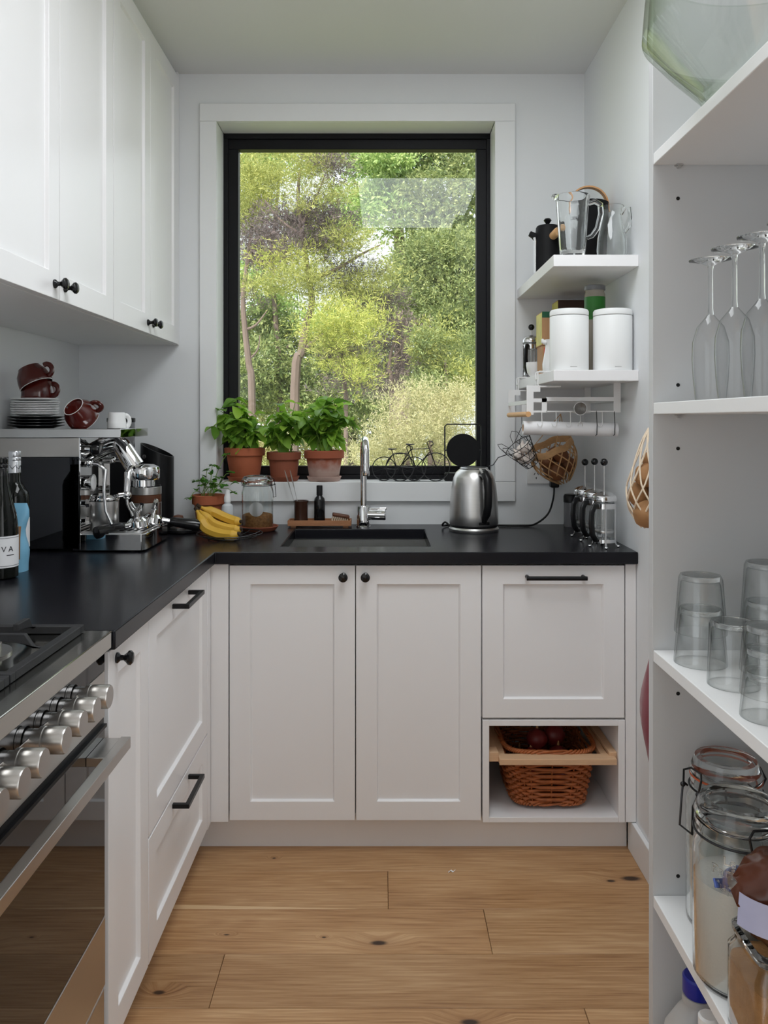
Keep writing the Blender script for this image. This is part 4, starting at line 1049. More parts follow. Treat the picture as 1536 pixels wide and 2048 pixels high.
for i, (x, rt, rb, h, _, mt, lb) in enumerate(sill):
    X = px(x, YS)
    if i == 2:
        m_, t_, b_ = nt('limed_terracotta'); N, L = t_.nodes, t_.links
        tc = N.new('ShaderNodeTexCoord'); sx_ = N.new('ShaderNodeSeparateXYZ'); L.new(tc.outputs['Object'], sx_.inputs[0])
        ns = N.new('ShaderNodeTexNoise'); ns.inputs['Scale'].default_value = 28; ns.inputs['Detail'].default_value = 5; L.new(tc.outputs['Object'], ns.inputs['Vector'])
        ad = N.new('ShaderNodeMath'); ad.operation = 'MULTIPLY_ADD'; L.new(ns.outputs['Fac'], ad.inputs[0]); ad.inputs[1].default_value = .07; L.new(sx_.outputs[2], ad.inputs[2])
        mr = N.new('ShaderNodeMapRange'); L.new(ad.outputs[0], mr.inputs[0]); mr.inputs[1].default_value = .075; mr.inputs[2].default_value = .115; mr.inputs[3].default_value = .75; mr.inputs[4].default_value = 0
        mx_ = N.new('ShaderNodeMix'); mx_.data_type = 'RGBA'; L.new(mr.outputs[0], mx_.inputs['Factor']); mx_.inputs['A'].default_value = (*rgb((160,86,60)),1); mx_.inputs['B'].default_value = (*rgb((206,184,174)),1)
        L.new(mx_.outputs['Result'], b_.inputs['Base Color']); b_.inputs['Roughness'].default_value = .85; mt = m_
    pot(lb, (X, YS-.003, SZL), rt-.003, rb, h, mt, 'flower_pot', .030, .0665 if i != 1 else .060)
basil('large-leaved basil spilling left over the window trim', (px(490,YS), YS-.01, SZL), .128, (-.018,-.03,.092), (.125,.090,.105), 165, 3, 3.128)
basil('loose open basil in the smallest pot', (px(568,YS), YS-.01, SZL), .112, (.005,-.02,.115), (.095,.085,.105), 120, 5, 3.128)
basil('tallest bright green basil next to the tap', (px(648.5,YS), YS-.01, SZL), .118, (.020,-.02,.120), (.130,.090,.130), 190, 9, 3.128)

# parsley pot behind the bananas
hp = pot('small terracotta pot behind the bananas', (-.640, 2.915, ZT), .0575, .043, .122, terra_m, 'flower_pot', .034, .056)
pl = thing('parsley_plant', 'leggy green parsley in the small pot behind the bananas', 'plant', (-.640, 2.915, ZT+.115))
r_ = random.Random(21); sm_ = MB()
ends = [P(380,996,2.87),P(392,962,2.93),P(415,940,2.95),P(425,930,2.93),P(455,908,2.92),P(470,965,2.88),P(468,985,2.86),P(436,955,2.92),P(410,960,2.90),P(402,970,2.89),P(428,965,2.88),P(445,972,2.87),P(418,975,2.85),P(435,982,2.86),P(462,945,2.93)]
for e in ends:
    e = Vector(e)-Vector(pl.location)
    b0 = Vector((r_.uniform(-.03,.03), r_.uniform(-.025,.025), 0)); mid = b0.lerp(e, .5)+Vector((0,0,.022))
    sm_.tube([b0, b0.lerp(mid,.5)+Vector((0,0,.006)), mid, mid.lerp(e,.5)+Vector((0,0,.007)), e], .0012, 5)
    for k in range(5):
        an = 2*PI*k/5+r_.uniform(-.3,.3)
        leaf(pl, r_.choice(parsley_meshes), e, (math.cos(an), math.sin(an)*.9, r_.uniform(-.3,.5)), r_.uniform(.014,.024), r_.uniform(-.5,.5))
    for k in range(2):
        leaf(pl, r_.choice(parsley_meshes), mid, (r_.uniform(-1,1), r_.uniform(-1,.3), .7), r_.uniform(.016,.024), 0)
obj('stems', sm_, stem_m, pl)

# spray bottle
sp = thing('spray_bottle', 'small white pump bottle beside the bananas', 'bottle', (px(455,2.83), 2.83, ZT))
obj('body', MB().lathe([(0,0),(.020,0),(.022,.003),(.022,.080),(.019,.092),(.011,.098),(.0105,.104),(0,.104)], 32), M_('grey_white_bottle', (.62,.64,.66), .3, var=.03), sp)
obj('pump', MB().lathe([(0,.104),(.0125,.104),(.0125,.122),(.0105,.126),(.009,.135),(.008,.148),(0,.149)], 24), white_pl_m, sp)

# seed jar on a saucer
JX, JY = px(515, 2.845), 2.845
sa = tag(obj('saucer', MB().lathe([(0,0),(.054,0),(.060,.004),(.069,.017),(.066,.0185),(.055,.007),(0,.006)], 48), terra2_m, loc=(JX+.006, JY, ZT)), 'terracotta saucer under the glass jar of grain', 'saucer')
def clip_jar(label, loc, r, h, fill, fill_m, rz=0, open_=False, rub=True, neck=.80, scale=1.0):
    t = thing('glass_jar', label, 'jar', loc, rz)
    rn = r*neck if open_ is False else r*.9
    w_ = .0035
    sh = h*.80
    outer = [(0,0),(r*.93,0),(r,.006),(r,sh*.86),(r*.97,sh*.93),(rn+.001,sh),(rn,sh+.006),(rn+.003,sh+.009),(rn+.003,h*.88)]
    inner = [(rn-.004,h*.88),(rn-.004,sh),(r*.97-w_,sh*.93),(r-w_,sh*.85),(r-w_,.009),(r*.9,.005),(0,.005)]
    obj('jar_body', MB().lathe(outer+inner, 44), jar_glass_m, t)
    rf = r-w_-.0004
    if fill: obj('contents', MB().lathe([(0,.0055),(rf*.94,.0055),(rf,.010),(rf,fill-.006),(rf*.8,fill-.002),(rf*.3,fill+.003),(0,fill+.002)], 36), fill_m, t)
    z = h*.88+.0006
    if rub: obj('seal_ring', MB().lathe([(rn-.005,z),(rn+.0045,z),(rn+.0045,z+.003),(rn-.005,z+.003),(rn-.005,z)], 44), rubber_m if not open_ else grey_clear_m, t)
    z += .0035
    obj('lid', MB().lathe([(0,z+.004),(rn-.008,z+.004),(rn-.006,z),(rn+.004,z),(rn+.005,z+.004),(rn+.003,z+.010),(rn-.004,h-.001),(rn-.012,h),(rn-.016,h-.004),(0,h-.004)], 44), jar_glass_m, t)
    # wire bail: band round the neck, hinge and latch
    m_ = MB(); m_.tube(circ(rn+.0048, sh+.004, 44), .0014*scale, 6, True)
    obj('neck_wire', m_, wire_m, t)
    m_ = MB(); zl = z+.005; ro = rn+.0065
    m_.tube([(-.018*scale,-ro*.97,sh+.004),(-.016*scale,-ro-.006*scale,sh+.012),(-.018*scale,-ro-.004*scale,zl),(-.010*scale,-ro+.002,zl+.006),(.010*scale,-ro+.002,zl+.006),(.018*scale,-ro-.004*scale,zl),(.016*scale,-ro-.006*scale,sh+.012),(.018*scale,-ro*.97,sh+.004)], .0015*scale, 6)
    m_.tube([(-.016*scale,-ro-.007*scale,sh+.008),(-.012*scale,-ro-.012*scale,sh-.012),(-.013*scale,-ro-.014*scale,sh-.045*scale),(.013*scale,-ro-.014*scale,sh-.045*scale),(.012*scale,-ro-.012*scale,sh-.012),(.016*scale,-ro-.007*scale,sh+.008)], .0015*scale, 6)
    m_.sphere((-.016*scale,-ro-.007*scale,sh+.008), .0035*scale, 8, 6); m_.sphere((.016*scale,-ro-.007*scale,sh+.008), .0035*scale, 8, 6)
    obj('latch', m_, wire_m, t)
    m_ = MB(); m_.tube([(-.012*scale,ro*.98,sh+.004),(-.012*scale,ro+.006*scale,sh+.016),(-.010*scale,ro-.002,zl+.004),(.010*scale,ro-.002,zl+.004),(.012*scale,ro+.006*scale,sh+.016),(.012*scale,ro*.98,sh+.004)], .0015*scale, 6)
    obj('hinge', m_, wire_m, t)
    return t
clip_jar('glass clip jar part-filled with brown grain on a terracotta saucer', (JX, JY, ZT+.0066), .0565, .190, .058, oats_m, R(70), False, False, .90, .8)
lj = [c_ for c_ in bpy.data.objects if c_.get('label','').startswith('glass clip jar part-filled')][0]
obj('embossed_disc', MB().lathe([(0,0),(.024,0),(.0255,.0006),(.024,.0012),(0,.0012)], 36, Matrix.Translation((0,0,.075)) @ Matrix.Rotation(R(-70),4,'Z') @ Matrix.Translation((.004,-.0545,0)) @ TOFRONT), M_('frosted_emboss', (.8,.82,.83), .4, trans=.7, var=.02), lj)

# soap tray with cup, bottle and brush
TX0, TX1, TYF = px(575,2.92), px(702,2.92), 2.92
ty = tag(obj('wooden_tray', MB().box(TX0, TX1, TYF, 2.992, ZT+.006, ZT+.012).box(TX0, TX1, TYF, TYF+.005, ZT+.012, ZT+.026).box(TX0, TX1, 2.987, 2.992, ZT+.012, ZT+.026).box(TX0, TX0+.005, TYF+.005, 2.987, ZT+.012, ZT+.026).box(TX1-.005, TX1, TYF+.005, 2.987, ZT+.012, ZT+.026).box(TX0+.01, TX0+.03, TYF+.005, 2.987, ZT, ZT+.006).box(TX1-.03, TX1-.01, TYF+.005, 2.987, ZT, ZT+.006), brush_wood_m, bevel=.001), 'narrow wooden tray behind the sink', 'tray')
zt_ = ZT+.0125
bc = thing('stoneware_cup', 'dark brown glazed stoneware cup on the wooden tray', 'cup', (px(602,2.955), 2.957, zt_))
obj('body', MB().lathe([(0,0),(.024,0),(.026,.003),(.0255,.010),(.0255,.072),(.028,.080),(.028,.084),(.025,.084),(.0225,.076),(.0225,.006),(0,.005)], 36), stone_brown_m, bc)
for k, (dx, lab) in enumerate(((-.012,'steel straw leaning left in the brown stoneware cup'),(.006,'steel straw leaning less steeply in the brown stoneware cup'))):
    t = thing('metal_skewer', lab, 'skewer', (px(602,2.955)+dx*.4, 2.957, zt_+.012), group='skewers in the cup')
    e = Vector(P(569 if k == 0 else 580, 940, 2.965))-Vector(t.location)
    obj('rod', MB().tube([(0,0,0), e*.6], .0011, 6), steel_m, t)
    obj('paddle', MB().tube([e*.58, e*.68, e*.85, e*.97, e*1.0], [.0012,.0045,.0050,.0035,.001], 8, flat=.4), steel_m, t)
bb = thing('soap_bottle', 'slim black bottle with black cap on the wooden tray', 'bottle', (px(639,2.955), 2.957, zt_))
obj('body', MB().lathe([(0,0),(.019,0),(.0205,.003),(.0205,.082),(.0185,.092),(.011,.100),(.010,.104),(0,.104)], 32), black_gloss_m, bb)
obj('cap', MB().lathe([(0,.104),(.0115,.104),(.0115,.138),(.0105,.140),(0,.140)], 24), black_m, bb)
br = thing('scrub_brush', 'wooden scrubbing brush with pale bristles on the wooden tray', 'brush', (px(678,2.95), 2.952, zt_+.001))
br.rotation_euler = (0, R(10), R(6))
m = MB(); m.box(-.030, .034, -.018, .018, .022, .034); obj('handle', m, walnut_m, br, bevel=.004)
m = MB()
for i in range(8):
    for j in range(5):
        x, y = -.026+i*.0075, -.013+j*.0065
        m.tube([(x,y,.022),(x*1.05,y*1.1,.004)], [.0022,.0030], 5)
o = obj('bristles', m, M_('tan_bristle', rgb((206,186,160)), .8, var=.15), br); o['kind'] = 'stuff'

# tap
tp_ = thing('mixer_tap', 'chrome gooseneck mixer tap at the back of the sink', 'tap', (px(727,2.935), 2.94, ZT))
m = MB(); m.lathe([(0,0),(.027,0),(.027,.004),(.025,.006),(.025,.075),(.023,.079),(.0135,.081),(0,.081)], 36)
obj('body', m, chrome_m, tp_)
pts = [(0,0,.078),(0,0,.255)]
d = Vector((.10,-1,0)).normalized()
rr = .055
for k in range(1, 11):
    a = PI*k/10*1.02
    pts.append((d.x*(rr-rr*math.cos(a)), d.y*(rr-rr*math.cos(a)), .272+rr*math.sin(a)))
e = Vector(pts[-1]); pts.append(tuple(e+Vector((0,-.002,-.028))))
obj('spout', MB().tube(pts, .0125, 20), chrome_m, tp_)
e = Vector(pts[-1]); obj('spray_head', MB().tube([e, e+Vector((0,-.001,-.006)), e+Vector((0,-.003,-.040)), e+Vector((0,-.0032,-.044))], [.0128,.0138,.0138,.012], 20), chrome_m, tp_)
m = MB(); m.tube([(.018,-.004,.046),(.080,-.013,.046),(.083,-.0134,.046)], [.019,.019,.016], 24); m.tube([(.022,-.005,.066),(.082,-.014,.070),(.086,-.0145,.070)], [.006,.0055,.004], 12)
obj('lever', m, chrome_m, tp_)

# kettle
kt = thing('electric_kettle', 'brushed steel electric kettle with a black handle', 'kettle', (px(948,2.84), 2.845, ZT))
obj('power_base', MB().lathe([(0,0),(.086,0),(.089,.004),(.089,.010),(.084,.016),(0,.016)], 48), steel_m, kt)
obj('base_ring', MB().lathe([(0,.016),(.082,.016),(.086,.020),(.086,.024),(0,.024)], 48), black_m, kt)
obj('body', MB().lathe([(0,.024),(.085,.024),(.0870,.028),(.0868,.060),(.0845,.110),(.080,.155),(.073,.190),(.064,.209),(.052,.220),(0,.221)], 56), steel_m, kt)
obj('lid', MB().lathe([(0,.2205),(.050,.2205),(.051,.224),(.047,.228),(0,.230)], 44), M_('lid_steel', (.42,.42,.43), .25, 1.0, var=.05), kt)
ha = R(-72)
def hp_(r, z): return (r*math.cos(ha), r*math.sin(ha), z)
m = MB(); m.tube([hp_(.066,.207),hp_(.092,.208),hp_(.112,.190),hp_(.119,.150),hp_(.116,.100),hp_(.104,.070),hp_(.092,.055),hp_(.084,.040)], [.013,.015,.015,.014,.014,.015,.012,.009], 14)
hd = obj('handle', m, black_m, kt)
tM = Matrix.Translation(hp_(.080,.214)) @ Matrix.Rotation(ha+PI/2, 4, 'Z') @ Matrix.Rotation(R(28), 4, 'X')
m = MB(); m.box(-.014, .014, -.018, .010, .004, .010, tM); sw = obj('switch', m, steel_m, hd, bevel=.001)
obj('switch_window', MB().box(-.007, .007, -.008, .004, .0095, .0108, tM), black_m, sw)
m = MB(); m.box(-.020,.020,-.0032,.002,.030,.040, Matrix.Translation(hp_(.0855,0)) @ Matrix.Rotation(ha+PI/2, 4, 'Z')); obj('emblem', m, black_m, kt, bevel=.002)
m = MB(); m.tube([(-.022,.066,.200),(-.027,.080,.206),(-.029,.086,.204)], [.018,.014,.010], 12); obj('spout', m, steel_m, kt)
# power cord: kettle base -> worktop -> socket
kx, ky = kt.location.x, kt.location.y
cd = MB()
cp = [(kx-.083,ky+.02,ZT+.012),(kx-.100,ky+.03,ZT+.026),(kx-.108,ky+.06,ZT+.010),(kx-.08,ky+.11,ZT+.0045),(kx+.02,ky+.118,ZT+.0045),(kx+.10,ky+.10,ZT+.0045),(.500,2.935,ZT+.0045),(.560,2.945,ZT+.008),(.615,2.962,ZT+.045),(.640,2.985,ZT+.10),(.645,2.990,ZT+.145)]
sm = []
q = [Vector(p) for p in cp]
for i in range(len(q)-1):
    a, b_, c_, d_ = q[max(i-1,0)], q[i], q[i+1], q[min(i+2,len(q)-1)]
    for t_ in (0,.2,.4,.6,.8): sm.append(.5*((2*b_)+(c_-a)*t_+(2*a-5*b_+4*c_-d_)*t_*t_+(3*b_-a-3*c_+d_)*t_**3))
sm.append(q[-1])
cdt = thing('power_cord', 'black power cord from the kettle up to the wall socket', 'cord', cp[5])
m = MB().tube([s-Vector(cp[5]) for s in sm], .0036, 8); obj('cable', m, black_m, cdt)
obj('plug', MB().box(-.016,.016,-.024,.010,-.018,.018), black_m, cdt, loc=Vector((.645,2.996,ZT+.160))-Vector(cp[5]), bevel=.005)
so = thing('wall_socket', 'white double power socket plate behind the hanging basket', 'socket', (.607, YB-.0005, 1.112))
obj('plate', MB().box(-.060,.060,-.009,0,-.0385,.0385), white_pl_m, so, bevel=.002)
for s in (-.026, .038):
    m = MB(); m.box(-.0015,.0015,-.0096,-.0088,-.020,-.012, Matrix.Translation((s,0,0)))
    for q_, a in ((-.006,R(28)),(.006,R(-28))): m.box(-.0012,.0012,-.0096,-.0088,-.005,.004, Matrix.Translation((s+q_,0,0)) @ Matrix.Rotation(a,4,'Y'))
    obj('socket_slots', m, ink_m, so)
    obj('rocker', MB().box(s-.006,s+.006,-.012,-.009,.016,.026), white_pl_m, so, bevel=.001)

# French presses in a row beside the right wall
def french_press(label, loc, rz, s=1.0, group=None, steel_lid=True, plunger=.085):
    t = thing('french_press', label, 'coffee press', loc, rz, group)
    R0, H = .0335*s, .150*s
    obj('beaker', MB().lathe([(0,.016),(R0*.9,.016),(R0,.020),(R0,H),(R0+.0012,H+.001),(R0-.0016,H),(R0-.0016,.021),(0,.018)], 36), flute_m, t)
    m_ = MB()
    m_.lathe([(R0+.0006,H-.022),(R0+.002,H-.022),(R0+.002,H-.006),(R0+.0006,H-.006),(R0+.0006,H-.022)], 36)
    m_.lathe([(R0+.0006,.016),(R0+.002,.016),(R0+.002,.026),(R0+.0006,.026),(R0+.0006,.016)], 36)
    for k in range(4):
        a = R(45+90*k); ca, sa = math.cos(a), math.sin(a)
        m_.tube([((R0+.0018)*ca,(R0+.0018)*sa,H-.010),((R0+.0018)*ca,(R0+.0018)*sa,.018),((R0+.004)*ca,(R0+.004)*sa,.008),((R0+.012)*ca,(R0+.012)*sa,.0022)], .0042*s, 8, flat=.5)
        m_.sphere(((R0+.011)*ca,(R0+.011)*sa,.0035), (.006,.006,.0035), 10, 6)
    obj('frame', m_, chrome_m, t)
    m_ = MB().lathe([(R0+.003,H+.001),(R0+.006,H+.002),(R0+.0065,H+.010),(R0+.004,H+.018),(R0*.75,H+.026),(R0*.3,H+.031),(.004,H+.032),(0,H+.032)], 36)
    obj('lid', m_, chrome_m, t)
    obj('rod', MB().cyl((0,0,.06*s),(0,0,H+.030+plunger), .0018, seg=10), steel_m, t)
    obj('filter', MB().lathe([(0,.048*s),(R0-.003,.048*s),(R0-.002,.052*s),(R0-.003,.056*s),(0,.060*s)], 30), steel_m, t)
    obj('plunger_knob', MB().sphere((0,0,H+.030+plunger), .0115), black_gloss_m, t)
    m_ = MB(); x = R0+.002
    m_.tube([(-x,0,H-.014),(-x-.014,0,H-.014),(-x-.027,0,H-.030),(-x-.030,0,H*.55),(-x-.024,0,H*.30),(-x-.012,0,.028),(-x-.002,0,.024)], [.006,.007,.0075,.0075,.0075,.007,.005], 12, flat=1.4)
    obj('handle', m_, black_m, t)
    return t
for k, (x, y, hgt, lb) in enumerate(((.690,2.478,.092,'chrome French press standing nearest the worktop front edge'),(.690,2.590,.088,'chrome French press in the middle of the row of three'),(.687,2.700,.080,'chrome French press standing farthest back in the row'))):
    french_press(lb, (x, y, ZT), R(38), .95, 'French presses on the worktop', plunger=hgt)
sj = thing('spice_mill', 'small clear spice mill with a dark lid in the worktop corner', 'mill', (.700, 2.955, ZT))
obj('body', MB().lathe([(0,0),(.026,0),(.027,.003),(.027,.090),(.0255,.090),(.0255,.004),(0,.004)], 28), grey_clear_m, sj)
obj('spices', MB().lathe([(0,.004),(.025,.004),(.025,.055),(0,.058)], 24), M_('peppercorns', (.05,.04,.035), .8, var=.6, scale=180, bump=.8, bscale=200), sj)
obj('lid', MB().lathe([(0,.090),(.028,.090),(.028,.112),(.024,.120),(0,.122)], 28), black_m, sj)

# ================================================================== ON THE SILL: wire bicycles and disc stand
def bike(label, X0, Ys, flip=1, s=1.0, tilt=0):
    t = thing('wire_bicycle', label, 'ornament', (X0, Ys, SZL+.0012), group='wire bicycles')
    wr = .0019
    r = .046*s; wb = .118*s; h0 = r+.001
    for nm, cx in (('rear_wheel', 0), ('front_wheel', wb*flip)):
        w_ = obj(nm, MB().tube([(cx+r*math.cos(2*PI*k/36), 0, h0+r*math.sin(2*PI*k/36)) for k in range(36)], wr, 6, True), wire_m, t)
        m = MB()
        for k in range(4): a = PI*k/4+.3; m.tube([(cx-r*math.cos(a),0,h0-r*math.sin(a)),(cx+r*math.cos(a),0,h0+r*math.sin(a))], .0007, 4)
        obj('spokes', m, wire_m, w_)
    f = flip
    bb_ = (wb*.43*f, 0, h0-.004); seat = (wb*.30*f, 0, h0+.058*s); head = (wb*.80*f, 0, h0+.060*s)
    m = MB()
    for a, b_ in (((0,0,h0),bb_),((0,0,h0),seat),(bb_,seat),(bb_,(head[0]+.004*f,0,head[2]-.012)),(seat,head),((head[0]-.003*f,0,head[2]+.014),(wb*f,0,h0)),(seat,(seat[0]-.006*f,0,seat[2]+.018))): m.tube([a,b_], wr, 6)
    obj('frame', m, wire_m, t)
    m = MB(); z = seat[2]+.018; m.tube([(seat[0]-.018*f,0,z+.001),(seat[0]-.004*f,0,z),(seat[0]+.014*f,0,z+.001)], [.003,.003,.0015], 8); obj('saddle', m, wire_m, t)
    z = head[2]+.014; x = head[0]-.003*f
    m = MB(); m.tube([(x,0,z),(x-.004*f,0,z+.010),(x+.006*f,-.004,z+.016),(x+.018*f,-.008,z+.012),(x+.020*f,-.008,z+.002),(x+.010*f,-.008,z-.004)], wr, 6); obj('handlebar', m, wire_m, t)
    m = MB(); m.tube([(bb_[0]-.012,-.003,bb_[2]-.004),(bb_[0]+.012,-.003,bb_[2]+.004)], .0012, 5); m.tube([(bb_[0]+.007*math.cos(2*PI*k/14),-.002,bb_[2]+.007*math.sin(2*PI*k/14)) for k in range(14)], .001, 5, True)
    obj('pedals', m, wire_m, t)
    m = MB(); m.tube([(-r*.4,0,.0006),(-.2*r,-.02,.0006),(wb*.5*f,-.024,.0006),(wb*f,-.02,.0006),(wb*1.2*f,0,.0006)], .0012, 5)
    m.tube([(wb*.2*f,.0,.012),(wb*.4*f,-.012,.005),(wb*.6*f,.004,.010)], .001, 5)
    obj('stand', m, wire_m, t)
    return t
bike('black wire bicycle ornament with the lower saddle, behind the tap spout', px(768,3.045), 3.055, 1, .98)
bike('black wire bicycle ornament with the taller handlebar, beside the disc stand', px(800,3.03), 3.030, 1, 1.16)
ds = thing('disc_stand', 'black wire frame stand holding a black disc behind the kettle', 'ornament', (px(926,3.06), 3.062, SZL))
hw, hh = .070, .218
m = MB(); m.tube([(-hw,0,.008),(-hw,0,hh-.008),(-hw+.008,0,hh),(hw-.008,0,hh),(hw,0,hh-.008),(hw,0,.008)], .0028, 8)
obj('wire_frame', m, black_m, ds)
obj('disc', MB().cyl((0,-.005,.118),(0,.005,.118), .0635, seg=56), black_mat_m, ds)
m = MB(); m.tube([(-hw,0,.118),(-.060,0,.118)], .003, 8); m.tube([(hw,0,.118),(.060,0,.118)], .003, 8); obj('pivots', m, black_m, ds)
m = MB(); m.box(-hw-.002, hw+.002, -.022, .022, 0, .032); obj('base', m, black_m, ds, bevel=.004)

# ================================================================== UPPER FLOATING SHELF
Z1 = 1.8112
bk = thing('black_jug', 'matt black jug with a pale wooden peg handle', 'jug', (.572, 2.76, Z1))
obj('body', MB().lathe([(0,0),(.042,0),(.045,.003),(.044,.120),(.040,.172),(.036,.178),(0,.179)], 40), black_mat_m, bk)
obj('peg_handle', MB().tube([(.010,-.038,.135),(.017,-.085,.140),(.018,-.088,.140)], [.0135,.0145,.012], 20), tan_wood_m, bk)
m = MB(); m.prism([(-.036,.150),(-.060,.160),(-.066,.146),(-.054,.138),(-.040,.120)], -.010, .010, Matrix.Rotation(PI/2,4,'X')); obj('spout', m, black_mat_m, bk, bevel=.002)
obj('side_tube', MB().tube([(-.046,-.018,.012),(-.046,-.018,.120),(-.048,-.018,.135)], .0048, 10), chrome_m, bk)
obj('lid_knob', MB().lathe([(0,.179),(.010,.179),(.006,.186),(.014,.198),(.010,.204),(0,.205)], 24), black_gloss_m, bk)

bj = thing('blender_jug', 'heavy fluted clear glass blender jug with a thick handle', 'jug', (.586, 2.455, Z1))
n_ = 64
def fl(prof, amp):
    vs = []; fs = []
    for r, z in prof:
        for k in range(n_):
            a = 2*PI*k/n_; q_ = r*(1+amp*math.cos(8*a)) if z > .012 else r*(1+amp*.4*math.cos(8*a)); vs.append((q_*math.cos(a), q_*math.sin(a), z))
    for i in range(len(prof)-1):
        for k in range(n_): fs.append((i*n_+k, i*n_+(k+1)%n_, (i+1)*n_+(k+1)%n_, (i+1)*n_+k))
    fs.append(tuple(range(n_-1,-1,-1))); fs.append(tuple((len(prof)-1)*n_+k for k in range(n_)))
    return MB().add(vs, fs)
obj('body', fl([(.034,0),(.037,.003),(.038,.018),(.040,.030),(.050,.180),(.052,.186),(.052,.196),(.049,.198),(.047,.190),(.045,.178),(.035,.034),(.030,.024)], .02), glass_m, bj)
m = MB(); m.tube([(.048,-.006,.172),(.066,-.010,.178),(.082,-.013,.168),(.084,-.014,.140),(.074,-.012,.095),(.058,-.009,.072),(.043,-.006,.066)], [.007,.009,.009,.0085,.0085,.008,.006], 12); obj('handle', m, glass_m, bj)
m = MB(); m.tube([(-.046,-.006,.190),(-.058,-.007,.193),(-.064,-.008,.196)], [.012,.010,.006], 12); obj('pouring_lip', m, glass_m, bj)

pi = thing('glass_pitcher', 'round-bellied clear glass pitcher with a curled handle beside the right wall', 'pitcher', (.706, 2.452, Z1))
obj('body', MB().lathe([(0,0),(.040,0),(.046,.004),(.0475,.030),(.045,.065),(.036,.100),(.030,.128),(.032,.155),(.036,.164),(.034,.164),(.030,.155),(.0282,.128),(.034,.100),(.043,.065),(.0455,.030),(.042,.007),(0,.006)], 48), glass_m, pi)
m = MB(); m.tube([(.030,0,.140),(.040,-.004,.160),(.052,-.006,.158),(.056,-.006,.130),(.050,-.006,.098),(.040,-.005,.085),(.034,-.004,.088)], [.005,.006,.006,.006,.006,.006,.005], 12); obj('handle', m, glass_m, pi)

ib = thing('ice_bucket', 'black ice bucket with an arched tan leather strap behind the glass jugs', 'bucket', (.688, 2.66, Z1))
obj('body', MB().lathe([(0,0),(.052,0),(.055,.004),(.064,.225),(.066,.228),(.062,.230),(.060,.222),(.052,.010),(0,.008)], 44), black_mat_m, ib)
arc = []
for k in range(15):
    a = PI*k/14; arc.append((.066*math.cos(a), 0, .205+.080*math.sin(a)**.8 if 0 < k < 14 else .200))
m = MB()
vs = []; fs = []
for i, p in enumerate(arc):
    pn = Vector((p[0], 0, p[2]-.2)).normalized()*.0025
    for dy in (-.011, .011): vs += [(p[0]-pn.x, dy, p[2]-pn.z), (p[0]+pn.x, dy, p[2]+pn.z)]
for i in range(14):
    a = i*4; b_ = a+4
    fs += [(a,b_,b_+1,a+1),(a+2,a+3,b_+3,b_+2),(a+1,b_+1,b_+3,a+3),(a,a+2,b_+2,b_)]
fs += [(0,1,3,2),(56,58,59,57)]
obj('strap', MB().add(vs, fs), leather_m, ib)
for s in (-1, 1): obj('strap_rivet', MB().sphere((s*.0675,0,.205), (.004,.007,.007), 12, 8), steel_m, ib)

# ================================================================== LOWER FLOATING SHELF
Z2 = 1.4662
def canister(label, loc):
    t = thing('storage_canister', label, 'canister', loc, group='white canisters')
    r = .0588
    obj('body', MB().lathe([(0,0),(r-.003,0),(r-.0005,.002),(r,.006),(r,.166),(r-.001,.1675),(0,.1675)], 56), enamel_m, t)
    obj('lid', MB().lathe([(0,.169),(r-.001,.169),(r,.170),(r,.182),(r-.003,.187),(r-.008,.1885),(0,.189)], 56), enamel_m, t)
    m = MB(); m.box(-.010,.010,-r-.0004,-r+.002,.010,.0112); obj('maker_mark', m, M_('grey_print', (.35,.35,.35), .6), t)
    return t
canister('white lidded storage canister at the open end of the shelf', (.5735, 2.447, Z2))
canister('white lidded storage canister touching the right wall side of the shelf', (.7065, 2.443, Z2))
def tea_box(label, x0, x1, y0, y1, z0, h, bands, side=None):
    t = thing('tea_box', label, 'box', ((x0+x1)/2, (y0+y1)/2, z0), group='tea boxes')
    w2, d2 = (x1-x0)/2, (y1-y0)/2
    obj('carton', MB().box(-w2, w2, -d2, d2, 0, h), card_m, t, bevel=.001)
    for (a, b_, mt, xa, xb) in bands:
        obj('printed_panel', MB().box(-w2+(x1-x0)*xa, -w2+(x1-x0)*xb, -d2-.0006, -d2+.001, h*a, h*b_), mt, t)
    if side: obj('side_print', MB().box(-w2-.0006, -w2+.001, -d2+.002, d2-.002, .003, h-.003), side, t)
    return t
tea_box('kraft tea carton with a red band standing under a taller carton', .534, .600, 2.66, 2.75, Z2, .100, [(.62,.92,red_lab_m,.08,.70)])
tea_box('kraft tea carton with a dark green top band and yellow side', .532, .602, 2.655, 2.755, Z2+.1003, .112, [(.82,1.0,teal_lab_m,0,1)], yellow_lab_m)
tea_box('lower kraft carton at the back of the shelf behind the canisters', .618, .735, 2.84, 2.94, Z2, .140, [(.80,1.0,brown_lab_m,0,1)])
tea_box('upper kraft carton with a dark brown top band and yellow side', .625, .735, 2.835, 2.935, Z2+.1403, .138, [(.72,1.0,brown_lab_m,0,1)], yellow_lab_m)
gj = thing('green_label_jar', 'tall clear jar with a bright green label behind the canisters', 'jar', (.692, 2.595, Z2))
obj('jar', MB().lathe([(0,0),(.031,0),(.033,.003),(.033,.258),(.030,.266),(.030,.272),(0,.272)], 36), M_('jar_plastic', (.5,.45,.38), .2, var=.2, trans=.3), gj)
obj('label', MB().lathe([(.0333,.175),(.0336,.175),(.0336,.250),(.0333,.250),(.0333,.175)], 36), green_lab_m, gj)
obj('lid', MB().lathe([(0,.272),(.033,.272),(.034,.274),(.034,.286),(.032,.288),(0,.288)], 36), grey_clear_m, gj)
ju = thing('milk_jug', 'slender white china milk jug beside the white canister', 'jug', (.548, 2.575, Z2))
